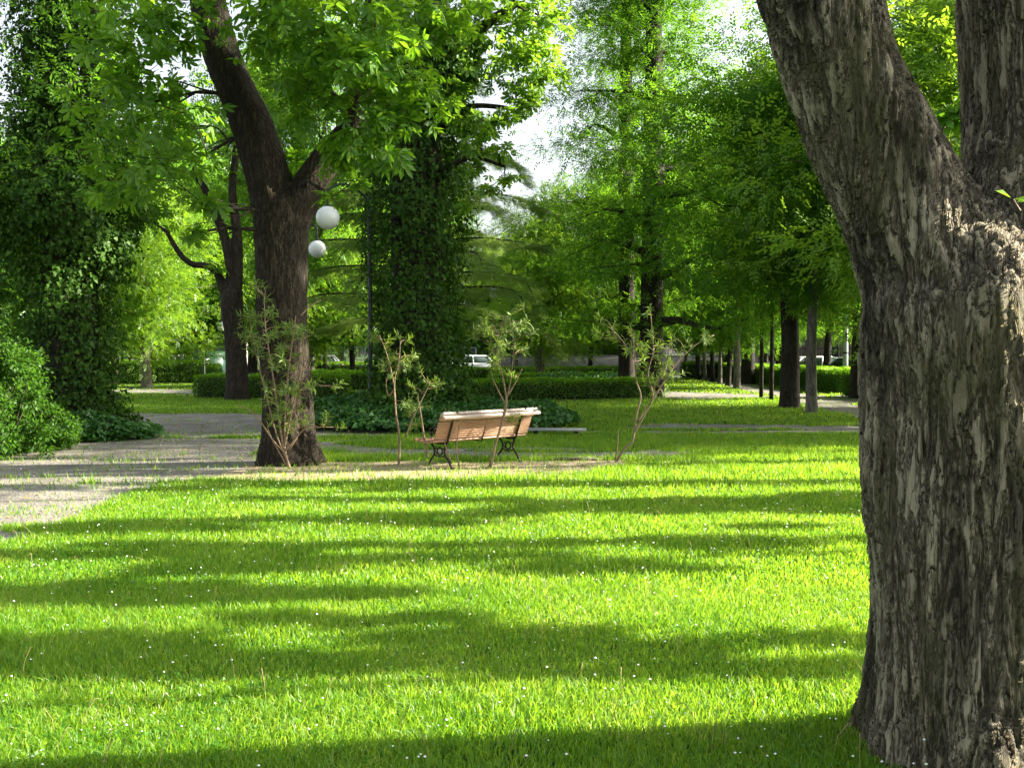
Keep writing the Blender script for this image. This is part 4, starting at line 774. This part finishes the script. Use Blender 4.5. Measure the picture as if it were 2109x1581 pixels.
# walls, fences, buildings beyond the street
M['stone'] = plain('dark_stone_wall', (.14, .13, .115), .9, nz=.35, scale=5); M['render'] = plain('wall_render', (.42, .38, .34), .9, nz=.15, scale=2); M['pink'] = plain('pink_render', (.50, .36, .30), .9, nz=.12, scale=1.5); M['brick'] = plain('brick_red', (.26, .09, .05), .9, nz=.3, scale=14); M['roof'] = plain('roof_tile', (.22, .10, .06), .9, nz=.3, scale=6)
def low_wall(label, x0, x1, y, h, mat='render', name='low_wall'):
    r_ = MB(); r_.box(((x0 + x1) / 2, y, h / 2), (x1 - x0, .25, h)); r_.box(((x0 + x1) / 2, y, h + .03), (x1 - x0 + .06, .33, .06)); tag(r_.build(name, M[mat], smooth=False), label, 'wall')
low_wall('low pale wall beneath the chain-link fence at the far left', -36, gx(470, 76), 76, 1.15)
low_wall('long low grey wall across the street behind the avenue trunks', gx(960, 78), gx(1555, 78), 77.2, 1.35, 'stone')
low_wall('low grey wall beneath the railings at the far right', gx(1560, 78), gx(1960, 78), 77, .9)
def chain_fence(label, x0, x1, y, zb, h):
    root = empty('chain_link_fence', (x0, y, 0)); tag(root, label, 'fence'); L = x1 - x0; n = max(2, int(L / 2.6))
    for k in range(n + 1): m = MB(); m.tube([(L * k / n, 0, 0), (L * k / n, 0, zb + h)], .035, 6); m.build('post', M['zinc'], root)
    m = MB()
    for z in (zb + .05, zb + h * .5, zb + h): m.tube([(0, -.03, z), (L, -.03, z)], .018, 4)
    k = np.arange(-h, L, .22)
    for a in k:
        for s_ in (0, 1):
            xa, xb = (a, a + h) if s_ == 0 else (a + h, a); za, zb2 = zb, zb + h
            xs_ = sorted([(xa, za), (xb, zb2)]); (X0, Z0), (X1, Z1) = xs_; 
            if X0 < 0: Z0 = Z0 + (Z1 - Z0) * (0 - X0) / (X1 - X0); X0 = 0
            if X1 > L: Z1 = Z0 + (Z1 - Z0) * (L - X0) / (X1 - X0); X1 = L
            if X1 - X0 > .05: m.tube([(X0, -.03, Z0), (X1, -.03, Z1)], .006, 3, cap=False)
    m.build('mesh', M['zinc'], root)
chain_fence('tall chain-link fence on the low pale wall at the far left', -36, gx(470, 75.8), 75.6, 1.1, 3.2)
chain_fence('chain-link court fence seen between the forked chestnut and the ivy-wrapped trunk', gx(600, 77), gx(980, 77), 77, .1, 1.9)
def railing(label, x0, x1, y, zb, h):
    root = empty('iron_railing', (x0, y, 0)); tag(root, label, 'fence'); L = x1 - x0; m = MB()
    for z in (zb + .1, zb + h - .1): m.box((L / 2, 0, z), (L, .04, .05))
    m.build('rails', M['iron'], root, smooth=False); m = MB()
    for k in np.arange(0, L, .17): m.box((k, 0, zb + h / 2), (.03, .028, h))
    m.build('bars', M['iron'], root, smooth=False)
railing('dark iron railings on the low wall behind the white hatchback', gx(1560, 78), gx(1960, 78), 77, .93, 1.1)
def house(name, label, x, y, wd, dp, h, wall, floors, bays, roofc='roof', rz=0):
    root = empty(name, (x, y, 0), rz); tag(root, label, 'building'); m = MB(); m.box((0, 0, h / 2), (wd, dp, h)); m.build('wall', M[wall], root, smooth=False)
    m = MB(); a, b, c = wd / 2 + .4, dp / 2 + .4, h; m.add([(-a, -b, c), (a, -b, c), (a, b, c), (-a, b, c), (-a + 2, 0, c + 2.2), (a - 2, 0, c + 2.2)], [(0, 1, 5, 4), (2, 3, 4, 5), (1, 2, 5), (3, 0, 4), (3, 2, 1, 0)]); m.build('roof', M[roofc], root, smooth=False)
    for f in range(floors):
        for k in range(bays):
            xx = -wd / 2 + wd * (k + .5) / bays; zz = 1.7 + f * 3.0
            w_ = MB(); w_.box((xx, -dp / 2 - .01, zz), (1.1, .06, 1.5)); wo = w_.build('window', M['white'], root, smooth=False); p = MB(); p.box((xx, -dp / 2 - .045, zz), (.95, .02, 1.35)); p.build('pane', M['glass'], wo, smooth=False)
house('pale_house', 'pale pink house glimpsed behind the railings at the right', gx(1700, 88) + 3, 90, 16, 9, 6.5, 'pink', 2, 5)
house('brick_house', 'red brick house glimpsed beside the grey pole', gx(1800, 86) + 4, 85, 7, 8, 7, 'brick', 2, 3)
house('grey_house', 'grey house glimpsed behind the far hedge in the centre', gx(1190, 92), 94, 14, 9, 6, 'render', 2, 5)
house('white_house', 'cream house glimpsed beyond the court fence at the left', gx(260, 92), 96, 18, 9, 6, 'render', 2, 6)
# blackbird on the lawn
bb = MB(); bb.tube([(-.19, 0, .10), (-.12, 0, .105), (-.08, 0, .105), (-.02, 0, .11), (.05, 0, .135), (.085, 0, .175), (.11, 0, .195), (.135, 0, .195), (.165, 0, .19)], [.006, .014, .030, .045, .042, .026, .026, .012, .003], 10)
for s_ in (-.018, .018): bb.tube([(0, s_, .08), (.005, s_, .04), (0, s_, 0), (.03, s_, .004)], [.008, .003, .003, .002], 5)
tag(bb.build('blackbird', M['rubber'], None, (gx(271, 42.5), 42.5, 0)), 'small dark bird on the grass below the leaning tree', 'bird')

# ------------------------------------------------------------------ other trees
PROTO['round'] = proto(1, 10, 3.0, 3.4, .185, 11000, 'spray', .42, 'avenue', 'bark_dark', 'round')
PROTO['round_b'] = proto(2, 12, 3.2, 3.6, .28, 12000, 'spray', .44, 'avenue', 'bark_dark', 'round', lean=.05)
PROTO['slim'] = proto(3, 11, 3.4, 2.4, .15, 8000, 'spray', .40, 'avenue', 'bark_grey', 'column', nl=14)
PROTO['tall'] = proto(4, 22, 2.4, 5.2, .52, 15500, 'spray', .42, 'avenue', 'bark_dark', 'layered', nl=30, lean=.015)
PROTO['fresh'] = proto(5, 10.5, 1.8, 3.6, .26, 13000, 'spray', .40, 'fresh', 'bark_grey', 'round')
PROTO['far'] = proto(6, 18, 2.5, 6.0, .4, 12000, 'spray', .80, 'far', 'bark_dark', 'round', nl=22)
PROTO['far_b'] = proto(7, 20, 2.5, 5.4, .4, 11000, 'spray', .80, 'far', 'bark_dark', 'round', nl=24, lean=.04)
PROTO['stake'] = (lambda m: (m.tube([(0, 0, 0), (.01, 0, 1.6), (0, .01, 3.4)], [.075, .07, .06], 8), m.mesh('trunk', M['bark_dark']))[1])(MB()), None
A_ = 'row of trees receding along the right-hand path'
plant('tall', 'tall_tree', 'left of the twin tall dark-trunked trees behind the clipped hedge', 'tree', 1291, 39.5, .66, .4, 'twin tall trees', sz=1.0)
plant('tall', 'tall_tree', 'right and thicker of the twin tall dark-trunked trees at the hedge end', 'tree', 1343, 37.0, .86, 2.6, 'twin tall trees', sz=.98)
plant('round_b', 'avenue_tree', 'stout dark trunk nearest the bend of the right-hand path', 'tree', 1626, 29.7, 1.0, 1.0, A_)
plant('slim', 'avenue_tree', 'slender pale leaning trunk nearest the foreground trunk', 'tree', 1672, 27.3, 1.0, .3, A_, tilt=(0, -.035))
for px, Y, lab in ((1568, 36.5, 'left one of two thin dark stakes beside the path'), (1589, 34.5, 'right one of two thin dark stakes beside the path')):
    tm = PROTO['stake'][0]; r_ = empty('thin_sapling', (gx(px, Y), Y, 0)); tag(r_, lab.replace('stakes', 'sapling stems'), 'tree', 'thin saplings by the path'); link('trunk', tm, r_); rs = np.random.RandomState(px)
    p, xd, nr = blob_leaves(rs, (0, 0, 4.6), (1.2, 1.2, 1.2), 900, 10, .35); link('crown', leaf_mesh('crown', p, xd, nr, .36 * (.6 + .7 * rs.rand(900)), 'spray', M['avenue']), r_)
plant('slim', 'avenue_tree', 'pale slender trunk standing in the grass left of the two thin saplings', 'tree', 1518, 45.5, 1.05, 1.2, A_)
for i, (px, Y, lab) in enumerate(((1500, 48.8, 'dark thin trunk just left of the pale slender trunk'), (1483, 52.5, 'grey trunk third from the near pale trunk in the receding row'), (1468, 55.5, 'grey trunk in the middle of the tight receding row'), (1452, 58.5, 'dark trunk behind the grey pair in the receding row'), (1438, 61.0, 'leftmost dark trunk of the tight receding row'), (1411, 64.5, 'last trunk of the row beside the blue notice board'))):
    plant('slim' if i % 2 else 'round', 'avenue_tree', lab, 'tree', px, Y, .7 if i < 4 else .9, i * 1.1, A_, sz=.66 if i < 4 else .9)
for i, (px, Y, lab, kd) in enumerate(((1701, 46.5, 'dark trunk standing in front of the white hatchback', 'round'), (1768, 36.0, 'dark trunk half hidden by the foreground trunk behind the short hedge', 'round_b'), (1640, 56, 'dark trunk behind the stout near-path trunk', 'round'), (1607, 60, 'dark trunk showing just left of the stout near-path trunk', 'round_b'), (1575, 63, 'ivy-dark trunk behind the hedge above the two saplings', 'round'), (1545, 66, 'far trunk behind the hedge in line with the street', 'round_b'))):
    plant(kd, 'street_tree', lab, 'tree', px, Y if Y < 64 else 64.5, 1.0, i * 1.7, 'trees behind the right-hand hedge')
# left background
Bg = 'trees across the left background'
plant('fresh', 'small_tree', 'leaning tree with a bright round crown left of the forked chestnut', 'tree', 303, 46.0, .9, .5, Bg, tilt=(0, -.06))
plant('fresh', 'small_tree', 'bright crowned tree behind the leaning tree', 'tree', 338, 58, .95, 2.0, Bg)
plant('fresh', 'small_tree', 'bright tree standing beside the far green container', 'tree', 388, 60, .95, 3.6, Bg)
plant('round', 'small_tree', 'dark trunk by the far hedge at the left end', 'tree', 237, 50, .9, 4.0, Bg)
plant('round', 'small_tree', 'grey trunk just left of the tree with the snaking bare limb', 'tree', 413, 57, .95, 1.3, Bg)
plant('fresh', 'small_tree', 'pale trunk right of the forked chestnut seen above the second hedge', 'tree', 640, 56, .95, 1.0, Bg)
plant('round', 'small_tree', 'dark trunk right of the pale one above the second hedge', 'tree', 656, 60, .9, 2.2, Bg)
plant('slim', 'small_tree', 'thin light trunk before the court fence', 'tree', 671, 60, .9, 3.0, Bg)
plant('round', 'small_tree', 'curved dark trunk before the court fence left of the ivy-wrapped trunk', 'tree', 727, 58, .9, 4.4, Bg, tilt=(0, .03))
plant('fresh', 'small_tree', 'bright leafy tree behind the arched lantern post', 'tree', 1112, 50, .95, .6, Bg)
plant('slim', 'small_tree', 'thin pale trunk right of the arched lantern post', 'tree', 1063, 60, .75, .6, Bg)
plant('round', 'small_tree', 'dark trunk behind the twin tall trees', 'tree', 1215, 62, .8, .6, Bg)
# second chestnut with a snaking limb
Y2 = 34.6
def D(x, y, r_): return (P(x, y, Y2), r_)
b2 = Vector((gx(489, Y2), Y2, 0))
l2 = [[(b2 + Vector((0, 0, -.2)), .52), D(488, 815, .43), D(487, 760, .37), D(485, 690, .35), D(478, 630, .38), D(480, 600, .34)], [D(480, 640, .22), D(462, 595, .18), D(448, 562, .13), D(425, 548, .12), D(400, 545, .11), D(378, 530, .10), D(358, 500, .09), D(345, 478, .07), D(320, 460, .04)],
      [D(482, 640, .24), D(478, 560, .18), D(462, 480, .16), D(440, 430, .14), D(425, 390, .12), D(400, 350, .1), D(380, 280, .05)], [D(483, 640, .26), D(490, 560, .20), D(490, 480, .17), D(482, 400, .14), D(488, 330, .12), D(500, 220, .06)]]
built_tree('second_chestnut', 'grey-barked tree with a snaking bare limb behind the forked chestnut', 'tree', b2, l2, [(tuple(P(x, y, Y2 + dz)), (r_, r_, r_ * .6), n) for x, y, dz, r_, n in ((330, 430, 0, 1.2, 160), (280, 380, 1, 1.4, 200), (400, 300, -1, 1.6, 240), (480, 250, 1, 1.8, 260), (430, 420, 1, .7, 60), (520, 180, 0, 1.8, 240), (330, 280, 0, 1.5, 200), (560, 430, 1, .8, 60), (450, 560, -.3, .35, 14), (500, 380, .5, .8, 50))], 'palm', .26, 'chestnut', 'bark_chestnut', seed=71, voxel=.05, droop=.6, seg=12)
# cedar with layered boughs
def cedar():
    rs = np.random.RandomState(81); Y = 38; b = Vector((gx(865, Y), Y, 0)); root = empty('cedar', b); tag(root, 'cedar with flat drooping boughs behind the ivy-wrapped trunk', 'tree'); mb = MB(); mb.tube([(0, 0, -.2), (0, 0, 2), (.1, 0, 6), (0, .1, 11), (0, 0, 14)], [.5, .36, .28, .12, .03], 10)
    br = MB(); P_ = []; X_ = []; N_ = []
    for k in range(46):
        z = 2.6 + 10.8 * (k / 46.0); a = k * 2.39996 + .3 * rs.rand(); L = 6.6 * (1 - (z / 15.5) ** 1.6) * (.75 + .35 * rs.rand()); d = np.array([math.cos(a), math.sin(a), 0])
        q = spline([np.array([0, 0, z]), np.array([0, 0, z + .25]) + d * L * .4, np.array([0, 0, z + .05]) + d * L * .8, np.array([0, 0, z - .35 - .5 * rs.rand()]) + d * L + rs.randn(3) * .25], 16); br.tube(q, np.linspace(.06, .01, len(q)), 5)
        side = np.array([-d[1], d[0], 0])
        for i in range(3, len(q)):
            for s_ in (-1, 1):
                l = (.35 + .75 * (1 - i / len(q))) * (.7 + .5 * rs.rand()); e = q[i] + side * s_ * l + d * l * .6 + np.array([0, 0, -.18 * l - .1 * rs.rand()]); n = int(34 + 52 * l); t_ = rs.rand(n, 1); p = q[i] * (1 - t_) + e * t_ + rs.randn(n, 3) * [.07, .07, .05] - [0, 0, .06]
                P_.append(p); X_.append(unit(side * s_ * .6 + d * .8 + rs.randn(n, 3) * .35 + [0, 0, -.35])); N_.append(unit(rs.randn(n, 3) * .35 + [0, 0, 1])); br.tube([q[i], (q[i] + e) / 2 + [0, 0, .03], e], [.012, .008, .004], 3)
    mb.build('trunk', M['bark_dark'], root); br.build('branches', M['bark_dark'], root); p = np.concatenate(P_); link('crown', leaf_mesh('crown', p, np.concatenate(X_), np.concatenate(N_), .23 * (.7 + .6 * rs.rand(len(p))), 'tuft', M['cedar']), root)
cedar()
# tall trees closing the view beyond the street
Fr = 'tall trees beyond the street'
far = [(-60, 84, 1.15, 'far', 'beyond the left edge of the court fence'), (30, 90, 1.1, 'far_b', 'behind the left ivy-smothered trunk'), (130, 82, 1.05, 'far', 'just right of the left ivy-smothered trunk'), (230, 92, 1.1, 'far_b', 'above the leaning bright tree'), (330, 84, 1.0, 'far', 'above the low pale wall'), (430, 90, 1.15, 'far_b', 'above the green container'), (520, 83, 1.0, 'far', 'behind the forked chestnut trunk'), (610, 92, 1.1, 'far_b', 'behind the upper white globe'), (700, 84, 1.0, 'far', 'above the court fence'), (800, 90, 1.1, 'far_b', 'behind the ivy-wrapped trunk'), (900, 84, .85, 'far', 'behind the cedar'),
       (1000, 86, .62, 'far', 'low under the open sky left of the gap'), (1085, 88, .66, 'far_b', 'low under the open sky gap'), (1165, 84, .62, 'far', 'low and right of the open sky gap'), (1250, 86, .95, 'far_b', 'behind the left twin tall tree'), (1340, 92, 1.1, 'far', 'behind the right twin tall tree'), (1430, 84, 1.1, 'far_b', 'above the blue notice board'), (1520, 90, 1.15, 'far', 'above the row of pale trunks'), (1610, 83, 1.1, 'far_b', 'behind the stout near-path trunk'), (1700, 98, 1.15, 'far', 'above the white hatchback'), (1800, 100, 1.2, 'far_b', 'behind the lower foreground trunk'), (1900, 86, 1.2, 'far', 'seen in the fork of the foreground trunk'), (2010, 82, 1.2, 'far_b', 'behind the right stem of the foreground trunk'), (2140, 86, 1.2, 'far', 'beyond the right edge of the foreground trunk')]
for i, (px, Y, s_, kd, lab) in enumerate(far): plant(kd, 'distant_tree', 'tall leafy tree ' + lab, 'tree', px, Y, s_, i * 1.9, Fr)
# tall trees inside the park filling the sky at the sides
plant('fresh', 'park_tree', 'bright leafy tree seen through the fork of the foreground trunk', 'tree', 1930, 24, 1.15, 1.1, 'leafy park trees')
plant('round_b', 'park_tree', 'leafy tree over the bend of the right-hand path', 'tree', 1760, 52, 1.25, .7, 'leafy park trees', X=gx(1560, 50))

# ------------------------------------------------------------------ unseen trees off to the right, boughs placed to shape the lawn shadows
def shade_tree(label, X, Y, h, blobs, seed, r0=.15, tpl='palm', size=.24):
    limbs = [[(Vector((X, Y, -.1)), r0 * 1.25), (Vector((X + .05, Y, .4)), r0), (Vector((X - .1, Y + .05, h * .5)), r0 * .8), (Vector((X, Y, h)), r0 * .35)]]
    built_tree('lawn_tree', label, 'tree', Vector((X, Y, 0)), limbs, blobs, tpl, size, 'chestnut', 'bark_grey', 'trees along the right side of the lawn', seed, sub=16, spread=.16)
CT = math.cos(R(SUN_EL)) / math.sin(R(SUN_EL)); cx_, sy_ = CT * math.cos(R(SUN_AZ)), CT * math.sin(R(SUN_AZ))
def sb(x, y, z, rx, ry, rz, n): return ((x + cx_ * z, y + sy_ * z, z), (rx, ry, rz), n)      # a bough at height z whose shade falls at x, y
def streaks(seed, x0, x1, y0, y1, z0, n, k=1.0):          # long thin boughs, each throwing one broken streak
    r = np.random.RandomState(seed); return [sb(x0 + (x1 - x0) * r.rand(), y0 + (y1 - y0) * r.rand(), z0 + 1.6 * r.rand(), .35 + .75 * r.rand(), .035 + .05 * r.rand(), .07 + .08 * r.rand(), int(k * (35 + 50 * r.rand()))) for _ in range(n)]
shade_tree('nearest slim tree right of the lawn beside the forked trunk', 8.0, 6.15, 5.6, [sb(-1.2, 5.25, 3.9, 1.0, .11, .25, 80), sb(-2.8, 5.15, 4.6, 1.0, .15, .3, 110), sb(.4, 5.42, 3.2, .8, .08, .18, 70), sb(-3.4, 6.55, 4.9, 1.0, .07, .2, 50), sb(1.9, 5.6, 2.6, .6, .05, .1, 60)] + streaks(201, -3.5, .8, 4.9, 7.0, 3.4, 14), 101, .07)
shade_tree('second slim tree right of the lawn', 11, 9.35, 7, [sb(.3, 7.45, 4.6, .95, .09, .2, 90), sb(-3.8, 9.15, 6.2, 1.1, .12, .25, 150), sb(-.8, 9.9, 5.4, .9, .07, .15, 80), sb(-4.4, 8.0, 6.4, .9, .07, .2, 50), sb(-.9, 8.3, 5.0, 1.1, .07, .14, 110), sb(1.4, 8.55, 4.0, 1.1, .07, .14, 110), sb(3.2, 8.65, 3.0, .8, .08, .15, 80)] + streaks(202, -4.5, 3, 7.3, 9.8, 4.4, 13), 102, .06)
shade_tree('bushy tree right of the lawn with low boughs', 10.0, 11.8, 4.5, [sb(2.0, 10.7, 3.4, .9, .55, .4, 560), sb(3.4, 10.8, 2.8, .9, .6, .45, 560), sb(4.8, 10.8, 2.2, .9, .65, .45, 520), sb(.9, 10.45, 3.9, .7, .15, .25, 120), sb(2.6, 10.2, 3.2, 1.2, .10, .18, 160)] + streaks(203, -4.5, 1, 9.8, 12.0, 4.2, 10), 103, .10)
shade_tree('taller tree right of the lawn level with the earth strip', 12.5, 13.9, 9.5, [sb(-2.4, 12.35, 7.0, 1.1, .16, .25, 220), sb(-.5, 12.3, 6.2, 1.1, .16, .25, 220), sb(1.4, 12.35, 5.3, 1.1, .16, .25, 220), sb(3.2, 12.4, 4.4, 1.1, .16, .25, 220), sb(4.8, 12.6, 3.6, .9, .15, .25, 160), sb(-6.4, 12.2, 8.2, 1.2, .10, .2, 160), sb(-7.2, 13.7, 8.8, 1.4, .10, .2, 180)] + streaks(204, -9, -4, 11, 15, 7.8, 8), 104, .09)
hi = [((10 + a * 1.1, 15.6 + b * 1.2, 8.9 + c * 1.5), (1.2, .9, .8), 170) for a in (-1, 1) for b in (-1, 0, 1) for c in range(5) if (a * 3 + b * 2 + c * 5) % 4]  # high boughs added out of view to keep sun off the chestnut crown
shade_tree('added unseen tree right of the lawn, its high crown shading the horse chestnut', 10.6, 15.9, 16, hi, 106, .16)
shade_tree('high-crowned tree right of the lawn shading the gravel', 14.5, 17.8, 12.5, streaks(205, -9, -4, 15, 19, 9, 10, 1.2) + [sb(-8.5, 18.6, 10.8, 1.4, .25, .4, 300), sb(-7.0, 20.6, 10.2, 1.6, .5, .5, 420), sb(-6, 22.8, 10, 1.6, .6, .5, 420)], 105, .11)
shade_tree('added unseen very tall tree right of the lawn, shading the left ivy trunk', 15.2, 22.6, 17.5, [((14.6 + a * .9, 22.7 + b * .5, 11.2 + c * 1.2), (1.2, .5, .75), 150) for a in (-1, 1) for b in (-1, 1) for c in range(5) if (a + 2 * b + c) % 3], 107, .16)  # unseen crown added to block the sun from the left ivy trunk
plant('round_b', 'park_tree', 'leafy tree seen through the fork of the forked chestnut', 'tree', 610, 41, .85, 2.2, 'leafy park trees', sz=1.45)
plant('tall', 'tall_tree', 'third tall layered tree behind and right of the twin ones', 'tree', 1500, 62, .85, 1.2, 'twin tall trees')
S_ = 'trees along the right side of the lawn'
for i, (X, Y, s_, lab) in enumerate(((15.5, 20.0, .85, 'broad tree right of the lawn beyond the taller one'), (16, 25.0, .9, 'broad tree right of the shaded lawn by the path'), (20, 30, 1.0, 'broad tree beyond the right-hand path'))):
    plant('round' if i % 2 else 'round_b', 'lawn_tree', lab, 'tree', 0, Y, s_, i * 2.0, S_, X=X)
